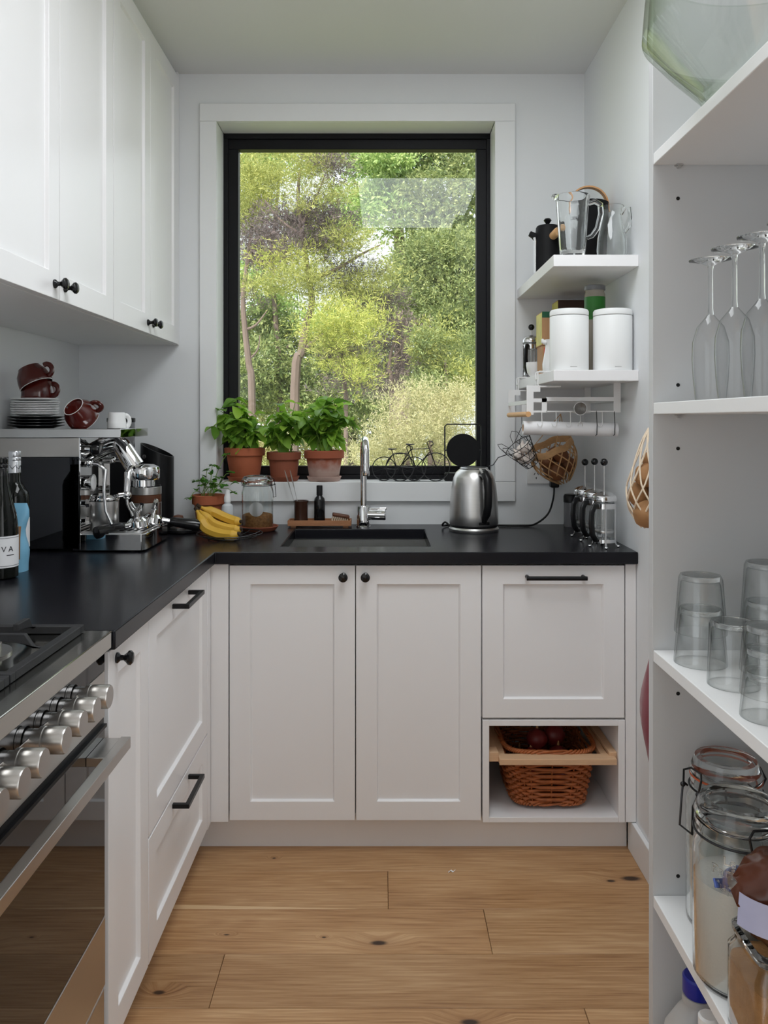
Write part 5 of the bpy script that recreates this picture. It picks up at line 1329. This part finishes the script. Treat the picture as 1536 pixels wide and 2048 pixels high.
obj('body', MB().lathe([(0,0),(.026,0),(.030,.006),(.031,.030),(.024,.070),(.021,.092),(.026,.110),(.0245,.110),(.0195,.092),(.022,.070),(.028,.030),(0,.006)], 36), china_m, ju)
m = MB(); m.tube([(-.022,-.006,.100),(-.031,-.008,.104),(-.034,-.009,.112)], [.008,.007,.003], 10); obj('lip', m, china_m, ju)
m = MB(); m.tube([(.020,.006,.095),(.038,.012,.098),(.044,.014,.07),(.036,.012,.04),(.026,.008,.030)], .004, 10); obj('handle', m, china_m, ju)
wc = thing('china_bowl', 'small round white china bowl in front of the kraft cartons', 'bowl', (.549, 2.617, Z2)); wc.location = (.5445, 2.842, Z2)
obj('bowl', MB().lathe([(0,0),(.016,0),(.017,.003),(.028,.018),(.0325,.045),(.032,.056),(.030,.056),(.030,.045),(.026,.020),(0,.006)], 36), china_m, wc)
french_press('slim French press with a dark plunger at the window end of the shelf', (.552, 2.955, Z2), R(60), .90, plunger=.030)

# ================================================================== RACK CLIPPED UNDER THE SHELF
rk = thing('under_shelf_rack', 'white metal rack with a wooden dowel clipped under the shelf', 'rack', (.60, 2.68, 1.433))
def rr_(m): m.v = [(x-.60, y-2.68, z-1.433) for x, y, z in m.v]; return m
for yk in (2.50, 2.86):
    m = MB(); m.tube([(.560,yk,1.4688),(.492,yk,1.4688),(.488,yk,1.466),(.488,yk,1.424),(.492,yk,1.4215),(.560,yk,1.4215)], .0022, 8)
    m.tube([(.560,yk+.034,1.4688),(.492,yk+.034,1.4688),(.488,yk+.034,1.466),(.488,yk+.034,1.424),(.492,yk+.034,1.4215),(.560,yk+.034,1.4215)], .0022, 8)
    m.tube([(.488,yk,1.445),(.488,yk+.034,1.445)], .0022, 6)
    obj('clip', rr_(m), white_metal_m, rk)
    obj('arm_plate', rr_(MB().box(.452, .474, yk-.001, yk+.001, 1.332, 1.425).box(.474,.495,yk-.001,yk+.001,1.405,1.425).box(.474,.515,yk-.001,yk+.001,1.372,1.384).box(.500,.516,yk-.001,yk+.001,1.346,1.384).box(.474,.516,yk-.001,yk+.001,1.340,1.346)), white_metal_m, rk)
    for z0, z1 in ((1.376, 1.388), (1.341, 1.345)): obj('cross_bar', rr_(MB().box(.514, .742, yk-.001, yk+.001, z0, z1)), white_metal_m, rk)
    obj('end_plate', rr_(MB().box(.726, .748, yk-.0015, yk+.0015, 1.340, 1.4325)), white_metal_m, rk)
obj('side_rail', rr_(MB().box(.744, .748, 2.50, 2.862, 1.376, 1.390)), white_metal_m, rk)
obj('side_rail', rr_(MB().box(.452, .456, 2.50, 2.862, 1.366, 1.378)), white_metal_m, rk)
obj('dowel', rr_(MB().cyl((.456,2.488,1.334),(.456,2.872,1.334), .0085, seg=20)), M_('dowel_wood', rgb((214,164,112)), .5, var=.14, scale=12, stretch=(4,1,4)), rk)
for xk in (.500, .545, .590, .690):
    obj('hook', rr_(MB().tube([(xk,2.50,1.343),(xk,2.499,1.325),(xk,2.497,1.302),(xk-.004,2.495,1.296),(xk-.012,2.494,1.297),(xk-.015,2.494,1.305)], .0012, 6)), white_metal_m, rk)
for xk in (.672, .728):
    obj('roll_hanger', rr_(MB().tube([(xk,2.50,1.345),(xk,2.492,1.30),(xk,2.495,1.270),(xk,2.520,1.2655),(xk,2.526,1.270)], .0014, 6)), wire_m, rk)
# roll of baking paper
ro = thing('paper_roll', 'white roll of baking paper hanging under the rack', 'paper roll', (.593, 2.520, 1.288))
m = MB(); m.lathe([(.0125,-.149),(.0215,-.149),(.0220,-.147),(.0220,.147),(.0215,.149),(.0125,.149),(.0125,-.149)], 40, Matrix.Rotation(R(-90),4,'Y') @ Matrix.Rotation(R(0),4,'X'))
ro.rotation_euler = (0, R(1.2), 0)
obj('paper', m, paper_m, ro)
obj('core', MB().lathe([(.0105,-.1488),(.0124,-.1488),(.0124,.1488),(.0105,.1488),(.0105,-.1488)], 32, Matrix.Rotation(R(90),4,'Y')), card_m, ro)
# tea strainer hung on a hook
ts = thing('tea_strainer', 'small round mesh tea strainer hanging from the rack', 'strainer', (.618, 2.486, 1.352))
obj('rim', MB().tube([(.020*math.cos(2*PI*k/30), 0, .020*math.sin(2*PI*k/30)) for k in range(30)], .0014, 6, True), steel_m, ts)
obj('mesh', MB().lathe([(0,.010),(.008,.0085),(.015,.005),(.0198,0),(.0190,0),(.014,.004),(.007,.0075),(0,.009)], 24, TOFRONT.inverted()), M_('strainer_mesh', (.22,.21,.20), .5, .6, var=.3, scale=300), ts)
obj('handle', MB().tube([(0,0,-.020),(0,0,-.040),(-.006,0,-.048),(-.007,0,-.056)], .0012, 6).tube([(0,0,-.040),(.006,0,-.048),(.007,0,-.056)], .0012, 6), steel_m, ts)

# ================================================================== HANGING BASKETS
def strands(m, prof, ns, tw, r, z_lo=0, z_hi=1):
    "diamond net over a body of revolution given by prof(t)->(radius,z)"
    for s in (1, -1):
        for k in range(ns):
            pts = []
            for j in range(15):
                t_ = z_lo+(z_hi-z_lo)*j/14; R_, z = prof(t_); a = 2*PI*k/ns+s*tw*t_
                pts.append((R_*math.cos(a), R_*math.sin(a), z))
            m.tube(pts, r, 5)
nb = thing('net_basket', 'brown knotted jute net basket hanging from the rack', 'basket', (.622, 2.858, 1.168))
nb.rotation_euler = (R(8), R(-24), 0)
def np_(t): # bowl, t=0 bottom
    return (.082*math.sin(PI/2*min(1, .12+t*1.25))**.8 if t < .9 else .080, -.082+.150*t)
m = MB(); strands(m, np_, 13, 1.3, .0023, 0, .86); o = obj('net', m, jute_m, nb); o['kind'] = 'stuff'
m = MB()
vs = []; fs = []; n = 44
for R_, z in ((.0845,.042),(.0860,.050),(.0845,.066),(.0815,.066),(.0815,.042),(.0845,.042)):
    for k in range(n): a = 2*PI*k/n; vs.append((R_*math.cos(a)*(1+.012*math.sin(9*a)), R_*math.sin(a), z+.003*math.sin(7*a)))
for i in range(5):
    for k in range(n): fs.append((i*n+k, i*n+(k+1)%n, (i+1)*n+(k+1)%n, (i+1)*n+k))
obj('rim_band', MB().add(vs, fs), jute_m, nb)
inv = (Matrix.Translation(nb.location) @ nb.rotation_euler.to_matrix().to_4x4()).inverted()
m = MB()
hookp = Vector((.640, 2.86, 1.340))
for k in range(3):
    a = 2*PI*k/3+.5; m.tube([(.083*math.cos(a), .083*math.sin(a), .060), tuple(inv @ (hookp+Vector((0,0,-.002))))], .0014, 5)
obj('hanging_cord', m, jute_m, nb)
for k, (a, rr2, z, r2) in enumerate(((.2,.036,-.030,.031),(2.2,.038,-.032,.030),(4.2,.036,-.030,.031),(1.2,.030,.018,.028),(3.4,.034,.016,.029),(5.3,.034,.020,.028))):
    p = nb.matrix_basis @ Vector((rr2*math.cos(a), rr2*math.sin(a), z))
    t = thing('onion', 'brown onion inside the jute net basket', 'onion', p, group='onions in the net basket')
    obj('bulb', MB().lathe([(0,-r2),(r2*.5,-r2*.9),(r2*.95,-r2*.3),(r2,.1*r2),(r2*.75,r2*.65),(r2*.2,r2*.95),(0,r2*1.15)], 20), dark_onion_m, t)
    obj('neck', MB().tube([(0,0,r2*.95),(.002,0,r2*1.35)], [.004,.002], 6), jute_m, t)
wb_ = thing('wire_basket', 'small dark wire basket of garlic hooked beside the net basket', 'basket', (.500, 2.80, 1.195))
wb_.rotation_euler = (R(10), R(-38), 0)
def wp_(t): return (.026+.026*t, -.045+.085*t)
m = MB(); strands(m, wp_, 10, .8, .0010); o = obj('wire_net', m, wire_m, wb_); o['kind'] = 'stuff'
for t_ in (0, .33, .66, 1.0):
    R_, z = wp_(t_); obj('wire_ring', MB().tube(circ(R_, z, 30), .0013, 6, True), wire_m, wb_)
for k in range(5):
    a = 2*PI*k/5; R_, z = wp_(1)
    obj('wire_loop', MB().tube([(R_*math.cos(a-.4),R_*math.sin(a-.4),z),((R_+.008)*math.cos(a-.25),(R_+.008)*math.sin(a-.25),z+.028),((R_+.012)*math.cos(a),(R_+.012)*math.sin(a),z+.038),((R_+.008)*math.cos(a+.25),(R_+.008)*math.sin(a+.25),z+.028),(R_*math.cos(a+.4),R_*math.sin(a+.4),z)], .0011, 6), wire_m, wb_)
inv = (Matrix.Translation(wb_.location) @ wb_.rotation_euler.to_matrix().to_4x4()).inverted()
hk = Vector((.500, 2.862, 1.343))
m = MB(); R_, z = wp_(1)
m.tube([(0, R_, z), tuple(inv @ (hk+Vector((0,-.004,-.05)))), tuple(inv @ hk)], .0013, 6); m.tube([(R_, 0, z), tuple(inv @ (hk+Vector((0,-.006,-.052))))], .0013, 6)
m.tube([(-R_, 0, z),(-R_-.03,-.004,z+.012),(-R_-.060,-.010,z+.004),(-R_-.075,-.012,z+.010)], .0018, 6)
obj('handle_wire', m, wire_m, wb_)
for k, (a, rr2, z) in enumerate(((.3,.014,-.018),(2.4,.015,-.016),(4.4,.016,-.014),(1.2,.022,.016),(3.3,.022,.014),(5.4,.022,.018))):
    p = wb_.matrix_basis @ Vector((rr2*math.cos(a), rr2*math.sin(a), z))
    t = thing('garlic_bulb', 'white garlic bulb inside the small wire basket', 'garlic', p, group='garlic in the wire basket')
    r2 = .019; vs = []; n = 24
    pr = [(0,-.75),(.6,-.7),(1,-.2),(.85,.3),(.4,.75),(.2,1.1),(.12,1.5),(0,1.5)]
    m = MB().lathe([(q1*r2, q2*r2) for q1, q2 in pr], n)
    m.v = [(x*(1+.10*math.cos(6*math.atan2(y,x))), y*(1+.10*math.cos(6*math.atan2(y,x))), z_) for x, y, z_ in m.v]
    obj('bulb', m, garlic_m, t, rot=(rnd.uniform(-.6,.6), rnd.uniform(-.6,.6), 0))
    obj('root_tuft', MB().tube([(0,0,-.75*r2),(0,0,-.95*r2)], [.004,.003], 8), jute_m, t)

# net bag of potatoes on the right wall and a red cloth bag
pb = thing('net_bag', 'cream cotton net bag of potatoes hanging on the right wall', 'net bag', (.700, 2.08, 1.150))
def pp_(t):
    if t < .55: return (.060*math.sin(PI/2*min(1,.25+t*1.9)), -.115+.20*t)
    u = (t-.55)/.45; return (.060*(1-u)**.8*.92+.004, -.005+.150*u)
m = MB(); strands(m, pp_, 10, 1.8, .0024); o = obj('net', m, net_m, pb); o['kind'] = 'stuff'
obj('neck_cord', MB().tube([(0,0,.140),(.020,0,.155),(.058,0,.165)], .003, 8), net_m, pb)
obj('wall_hook', MB().tube([(.0655,0,.150),(.058,0,.150),(.052,0,.156),(.052,0,.168)], .0025, 8), steel_m, pb)
for k, (x, y, z, r2) in enumerate(((-.020,-.020,-.078,.034),(.018,.022,-.080,.032),(-.022,.018,-.030,.034),(.020,-.020,-.028,.034),(-.018,-.014,.022,.030),(.016,.014,.020,.030),(0,0,.060,.024))):
    t = thing('potato', 'brown potato inside the cream net bag', 'potato', (.700+x, 2.08+y, 1.150+z), group='potatoes in the net bag')
    m = MB().sphere((0,0,0), (r2*.9, r2*.85, r2*1.05), 18, 12)
    m.v = [(x_*(1+.06*math.sin(z_*160+k)), y_*(1+.06*math.cos(z_*140+k*2)), z_*(1+.05*math.sin(x_*150))) for x_, y_, z_ in m.v]
    obj('tuber', m, potato_m, t, angle=80)
rb_ = thing('cloth_bag', 'dark red cloth bag hanging low on the right wall', 'bag', (.705, 2.0, .40))
vs = []; fs = []; n = 14
for j in range(13):
    z = .34*j/12; w_ = .055*math.sin(PI*(.12+.76*j/12))**.6+.008*math.sin(j); th = .052*math.sin(PI*(.1+.75*j/12))
    for k in range(n):
        a = 2*PI*k/n; vs.append((th*math.cos(a)-.002*math.sin(3*a+j), w_*math.sin(a)*1.3, z))
for j in range(12):
    for k in range(n): fs.append((j*n+k, j*n+(k+1)%n, (j+1)*n+(k+1)%n, (j+1)*n+k))
fs.append(tuple(range(n-1,-1,-1))); fs.append(tuple(12*n+k for k in range(n)))
obj('sack', MB().add(vs, fs), red_cloth_m, rb_, angle=80)
obj('hanging_loop', MB().tube([(.010,0,.33),(.036,0,.38),(.0600,0,.405)], .003, 8), red_cloth_m, rb_)

# ================================================================== WICKER BASKET IN THE OPEN BAY
BX0, BX1 = .3525, .6855
bxc = (BX0+BX1)/2
wk = thing('wicker_basket', 'brown willow basket hung in a pale wooden frame in the open bay', 'basket', (bxc, 2.60, .14))
hw = (BX1-BX0)/2
def fr(x0, x1, y0, y1): return MB().box(x0, x1, y0, y1, .138, .156)
obj('frame_board', fr(-hw-.002, hw+.018, -.213, -.172), pale_wood_m, wk, bevel=.001)
obj('frame_board', fr(-hw, hw, .170, .21), pale_wood_m, wk, bevel=.001)
obj('frame_board', fr(-hw, -hw+.020, -.172, .170), pale_wood_m, wk, bevel=.001)
obj('frame_board', fr(hw-.020, hw, -.172, .170), pale_wood_m, wk, bevel=.001)
def bper(t, z):
    "rounded-rectangle outline of the basket at height z"
    f = z/.14; a_, b_ = .118+.024*f, .150+.020*f
    c, s = math.cos(t), math.sin(t); e = .42
    return Vector((math.copysign(abs(c)**e, c)*a_, math.copysign(abs(s)**e, s)*b_, z))
NS = 34
m = MB(); rows = 14
rw = random.Random(5)
for i in range(rows):
    z = -.003+.0098*i
    pts = []
    npt = NS*4
    for k in range(npt):
        t_ = 2*PI*k/npt
        p = bper(t_, z); nrm = Vector((p.x, p.y, 0)).normalized()
        off = .0055*math.sin(NS/2*t_+PI*i)
        pts.append(p+nrm*off+Vector((0,0,rw.uniform(-.0010,.0010)+.0016*math.sin(t_*3+i))))
    m.tube(pts, .0050, 6, True)
o = obj('weave', m, wicker_m, wk, angle=80); o['kind'] = 'stuff'
for k in range(NS):
    t_ = 2*PI*(k+.5)/NS
    obj('stake', MB().tube([bper(t_, -.006), bper(t_, .07), bper(t_, .134)], .0026, 6), wicker_m, wk)
m = MB()
for s in range(3):
    pts = []
    for k in range(150):
        t_ = 2*PI*k/150; p = bper(t_, .14); nrm = Vector((p.x, p.y, 0)).normalized(); ph = 26*t_+s*2*PI/3
        pts.append(p*1.0+nrm*(.002+.0055*math.cos(ph))+Vector((0,0,.020+.0045*math.sin(ph))))
    m.tube(pts, .0038, 6, True)
obj('braided_rim', m, wicker_m, wk, angle=80)
m = MB()
for s in range(2):
    pts = []
    for k in range(150):
        t_ = 2*PI*k/150; p = bper(t_, 0); nrm = Vector((p.x, p.y, 0)).normalized(); ph = 30*t_+s*PI
        pts.append(p+nrm*(.0045*math.cos(ph))+Vector((0,0,-.009+.004*math.sin(ph))))
    m.tube(pts, .0036, 6, True)
obj('foot_braid', m, wicker_m, wk, angle=80)
poly = [tuple(bper(2*PI*k/40, 0)*.97)[:2] for k in range(40)]
obj('base', MB().prism(poly, -.010, -.004), wicker_m, wk)
ons = [(-.055,-.075,.036,0),(.055,-.080,.037,0),(0,.01,.038,0),(-.06,.08,.036,0),(.065,.075,.037,0),(-.045,-.05,.035,1),(.045,-.04,.037,1),(0,.05,.036,1),(-.022,-.035,.034,2),(.040,.000,.037,2)]
for k, (x, y, r2, lay) in enumerate(ons):
    lab = ['red onion at the bottom of the wicker basket', 'red onion in the middle layer of the wicker basket', 'smaller red onion on top of the pile in the wicker basket' if r2 < .035 else 'bigger red onion on top of the pile in the wicker basket'][lay]
    t = thing('red_onion', lab, 'onion', (bxc+x, 2.60+y, .14+.034+.056*lay), group='red onions %s layer' % ('lower', 'middle', 'top')[lay])
    obj('bulb', MB().lathe([(0,-r2*.9),(r2*.5,-r2*.85),(r2*.95,-r2*.3),(r2,.1*r2),(r2*.75,r2*.65),(r2*.2,r2*.95),(0,r2*1.15)], 22), onion_m, t)
    obj('neck', MB().tube([(0,0,r2*.95),(.002,0,r2*1.4)], [.005,.002], 6), jute_m, t)

# ================================================================== PANTRY SHELVES
# big glass bowl on the top shelf
vb = thing('glass_bowl', 'large flared clear glass bowl on the top pantry shelf', 'bowl', (.556, 1.10, SZ[0]+.0004))
w_ = .006
prof = [(0,0),(.098,0),(.106,.003),(.112,.012),(.152,.055),(.188,.098),(.184,.150),(.176,.210),(.177,.214),(.172,.214),(.178,.150),(.181,.099),(.147,.058),(.106,.018),(.096,.012),(0,.012)]
obj('bowl', MB().lathe(prof, 72), bowl_m, vb)
# upside-down flutes
def flute(label, loc):
    t = thing('champagne_flute', label, 'glass', loc, group='champagne flutes upside down')
    ob = [(.0215,0),(.0245,.030),(.0262,.060),(.0255,.085),(.019,.108),(.009,.120)]
    pr = ob+[(.0045,.126),(.0036,.135),(.0034,.190),(.0045,.198),(.012,.202),(.030,.2055),(.0305,.2068),(.029,.2072),(.010,.2068),(0,.2070)]
    inn = [(0,.116),(.006,.114),(.0175,.106),(.0243,.085),(.0250,.060),(.0233,.030),(.0205,0)]
    vs = inn[::-1]
    obj('bowl', MB().lathe([(.0205,0)]+ob+[(.0045,.126)], 36), flute_m, t)
    obj('stem_and_foot', MB().lathe([(.0045,.126),(.0036,.135),(.0034,.190),(.0045,.198),(.012,.202),(.030,.2055),(.0305,.2068),(.029,.2072),(.010,.2068),(0,.2070)], 36), glass_m, t)
    return t
f_lab = ['champagne flute upside down closest to the end panel','champagne flute upside down second from the end panel','champagne flute upside down third from the end panel','champagne flute upside down fourth from the end panel']
for k, (x, y) in enumerate(((.4835,1.172),(.4835,1.092),(.487,1.020),(.49,.945))): flute(f_lab[k], (x, y, SZ[1]+.0004))
# upside-down tumblers
def tumbler(label, loc, rt, rm, h, ribs=0, group='tumblers upside down', inner=True):
    t = thing('tumbler', label, 'glass', loc, group=group)
    w_ = .0022; n = 48
    pr = [(rm,0),(rm,.004),(rt,h-.006),(rt-.003,h),(0,h),(0,h-.009),(rt-.006,h-.010),(rt-w_-.001,h-.014),(rm-w_,.004),(rm-w_,0),(rm,0)]
    m = MB().lathe(pr, n)
    if ribs: m.v = [(x*(1+.015*math.cos(ribs*math.atan2(y,x))), y*(1+.015*math.cos(ribs*math.atan2(y,x))), z) if z > h*.35 else (x,y,z) for x, y, z in m.v]
    obj('glass', m, tumbler_m, t)
    obj('thick_base', MB().lathe([(0,h-.0005),(rt-.0055,h-.0005),(rt-.0045,h-.002),(rt-.0048,h-.0085),(0,h-.0085)], 40), glass_m, t)
    return t
Z3 = SZ[2]+.0004
tumbler('lower tumbler of the stack against the end panel, upside down', (.507,1.268,Z3), .034, .0405, .088)
tumbler('ribbed tumbler nested on top of the stack against the end panel', (.507,1.268,Z3+.049), .0335, .0400, .092, 10)
tumbler('plain short tumbler upside down in front of the stacked pair', (.513,1.162,Z3), .0335, .0365, .094)
tumbler('bottom tumbler of the three-high stack', (.502,1.035,Z3), .0300, .0345, .060)
tumbler('middle tumbler of the three-high stack', (.502,1.035,Z3+.030), .0300, .0345, .060)
tumbler('top tumbler of the three-high stack', (.502,1.035,Z3+.060), .0300, .0345, .060)
tumbler('lower ribbed tumbler of the stack at the back of the shelf', (.612,1.262,Z3), .035, .041, .100, 10)
tumbler('upper ribbed tumbler of the stack at the back of the shelf', (.612,1.262,Z3+.062), .035, .041, .100, 10)
# jars of flour and sugar
Z4 = SZ[3]+.0004
clip_jar('glass clip jar with an orange seal against the end panel, half full of flour', (.549, 1.272, Z4), .0600, .262, .125, flour_m, R(-75), False, True, .84, 1.2)
jb = clip_jar('glass clip jar of white flour with a blue scoop inside', (.513, 1.145, Z4), .0625, .256, .150, flour_m, R(5), False, False, .90, 1.25)
sc_ = thing('scoop', 'blue plastic scoop half buried in the flour jar', 'scoop', (.498, 1.118, Z4+.150))
sc_.rotation_euler = (R(58), R(8), R(15))
obj('bowl', MB().lathe([(0,-.014),(.014,-.013),(.020,-.004),(.022,.008),(.0205,.008),(.0185,-.003),(.012,-.011),(0,-.012)], 28), blue_scoop_m, sc_)
obj('handle', MB().box(-.040, -.019, -.006, .006, .002, .0055), blue_scoop_m, sc_, bevel=.001)
for row, (tx, zz, sz) in enumerate((("Le", .186, .012), ("Parfait", .170, .013), ("Super", .150, .012))):
    cu = bpy.data.curves.new('embossing', 'FONT'); cu.body = tx; cu.size = sz*1.5; cu.align_x = 'CENTER'; cu.extrude = .0004; cu.bevel_depth = .0003
    me = bpy.data.meshes.new_from_object(bpy.data.objects.new('tmp', cu))
    rj = .0631
    vs = [v.co.copy() for v in me.vertices]
    for v, c0 in zip(me.vertices, vs):
        a = R(-130)+c0.x/rj; q2 = rj+c0.z
        v.co = (q2*math.cos(a), q2*math.sin(a), zz+c0.y)
    me.materials.clear(); o = obj('embossed_lettering', me, jar_glass_m, jb)
# square glass jar of brown sugar with a bag on it
sj_ = thing('square_jar', 'square glass jar of brown sugar at the front of the pantry shelf', 'jar', (.511, 1.020, Z4))
def rsq(a_, n=40, e=.35): return [(math.copysign(abs(math.cos(2*PI*k/n))**e, math.cos(2*PI*k/n))*a_, math.copysign(abs(math.sin(2*PI*k/n))**e, math.sin(2*PI*k/n))*a_) for k in range(n)]
def loft(rings, cap0=True, cap1=True):
    m = MB(); vs = []; fs = []; n = len(rings[0][0])
    for poly, z in rings: vs += [(x, y, z) for x, y in poly]
    for i in range(len(rings)-1):
        for k in range(n): fs.append((i*n+k, i*n+(k+1)%n, (i+1)*n+(k+1)%n, (i+1)*n+k))
    if cap0: fs.append(tuple(range(n-1,-1,-1)))
    if cap1: fs.append(tuple((len(rings)-1)*n+k for k in range(n)))
    return m.add(vs, fs)
obj('jar_body', loft([(rsq(.050),0),(rsq(.053),.004),(rsq(.053),.105),(rsq(.046),.116),(rsq(.046),.124),(rsq(.043),.124),(rsq(.043),.114),(rsq(.0495),.103),(rsq(.0495),.008),(rsq(.047),.005)]), jar_glass_m, sj_)
obj('sugar', loft([(rsq(.046),.0055),(rsq(.0490),.009),(rsq(.0490),.092),(rsq(.035),.097),(rsq(.010),.098)]), sugar_m, sj_)
obj('lid', loft([(rsq(.047),.1245),(rsq(.049),.128),(rsq(.049),.134),(rsq(.045),.139)]), jar_glass_m, sj_)
bg_ = thing('food_bag', 'crumpled brown plastic food bag with a lilac label lying on the square jar', 'bag', (.513, 1.012, Z4+.1395))
vs = []; fs = []; n = 24; rg = random.Random(4)
for j in range(11):
    f = j/10; z = .105*f
    for k in range(n):
        a = 2*PI*k/n; rr2 = (.060*math.sin(PI*(.16+.70*f))**.7)*(1+.10*math.sin(3*a+j*.8)+.07*math.sin(7*a+j*1.7)+.05*math.sin(11*a-j*2.3))
        vs.append((rr2*math.cos(a)*1.0, rr2*math.sin(a)*.85, z))
for j in range(10):
    for k in range(n): fs.append((j*n+k, j*n+(k+1)%n, (j+1)*n+(k+1)%n, (j+1)*n+k))
fs.append(tuple(range(n-1,-1,-1))); fs.append(tuple(10*n+k for k in range(n)))
obj('bag', MB().add(vs, fs), choc_m, bg_, angle=80)
def curved_patch(r0, a0, a1, z0, z1, n=8):
    m = MB(); vs = []
    for i in range(n+1):
        a = R(a0+(a1-a0)*i/n); vs += [(r0*math.cos(a)*1.0, r0*math.sin(a)*.85, z0), (r0*.95*math.cos(a), r0*.95*math.sin(a)*.85, z1)]
    return m.add(vs, [(2*i,2*i+2,2*i+3,2*i+1) for i in range(n)])
obj('label', curved_patch(.0715, -165, -100, .030, .070), lilac_m, bg_)
# bottle with a blue cap on the bottom shelf
mb_ = thing('plastic_bottle', 'cloudy plastic bottle with a dark blue cap on the lowest pantry shelf', 'bottle', (.503, 1.268, SZ[4]+.0004))
obj('body', loft([(rsq(.046,40,.5),0),(rsq(.050,40,.5),.006),(rsq(.050,40,.5),.205),(rsq(.046,40,.6),.235),(rsq(.030,40,.8),.270),(rsq(.021,40,1),.285),(rsq(.021,40,1),.300)]), milk_pl_m, mb_)
obj('cap', MB().lathe([(0,.300),(.0225,.300),(.0235,.302),(.0235,.326),(.021,.329),(0,.330)], 32), blue_pl_m, mb_)
obj('neck_ring', MB().lathe([(.0205,.288),(.0242,.288),(.0242,.2995),(.0205,.2995),(.0205,.288)], 32), milk_pl_m, mb_)
bl_ = thing('blue_bottle', 'bright blue plastic bottle shoulder beside the cloudy bottle', 'bottle', (.478, 1.165, SZ[4]+.0004))
obj('body', MB().lathe([(0,0),(.032,0),(.034,.004),(.034,.270),(.026,.300),(.014,.315),(.013,.325),(0,.325)], 32), blue_pl_m, bl_)
obj('cap', MB().lathe([(0,.325),(.015,.325),(.015,.340),(.012,.343),(0,.343)], 24), white_pl_m, bl_)

# scrap of paper dropped on the boards
v = [(-.010,-.003,.0004),(-.002,.003,.003),(.004,-.001,.0008),(.011,.004,.004),(-.009,.002,.0005),(.0,.007,.004),(.005,.003,.0012),(.012,.008,.004)]
v += [(x, y, z+.0008) for x, y, z in v]
f = [(0,1,5,4),(1,2,6,5),(2,3,7,6),(8,12,13,9),(9,13,14,10),(10,14,15,11),(0,8,9,1),(1,9,10,2),(2,10,11,3),(4,5,13,12),(5,6,14,13),(6,7,15,14),(0,4,12,8),(3,11,15,7)]
a = P(903, 1745, HC*F/(1745-CY))
tag(obj('paper_scrap', MB().add(v, f), label_m, loc=(a[0], a[1], 0)), 'tiny crumpled white paper scrap on the wooden floor', 'scrap')
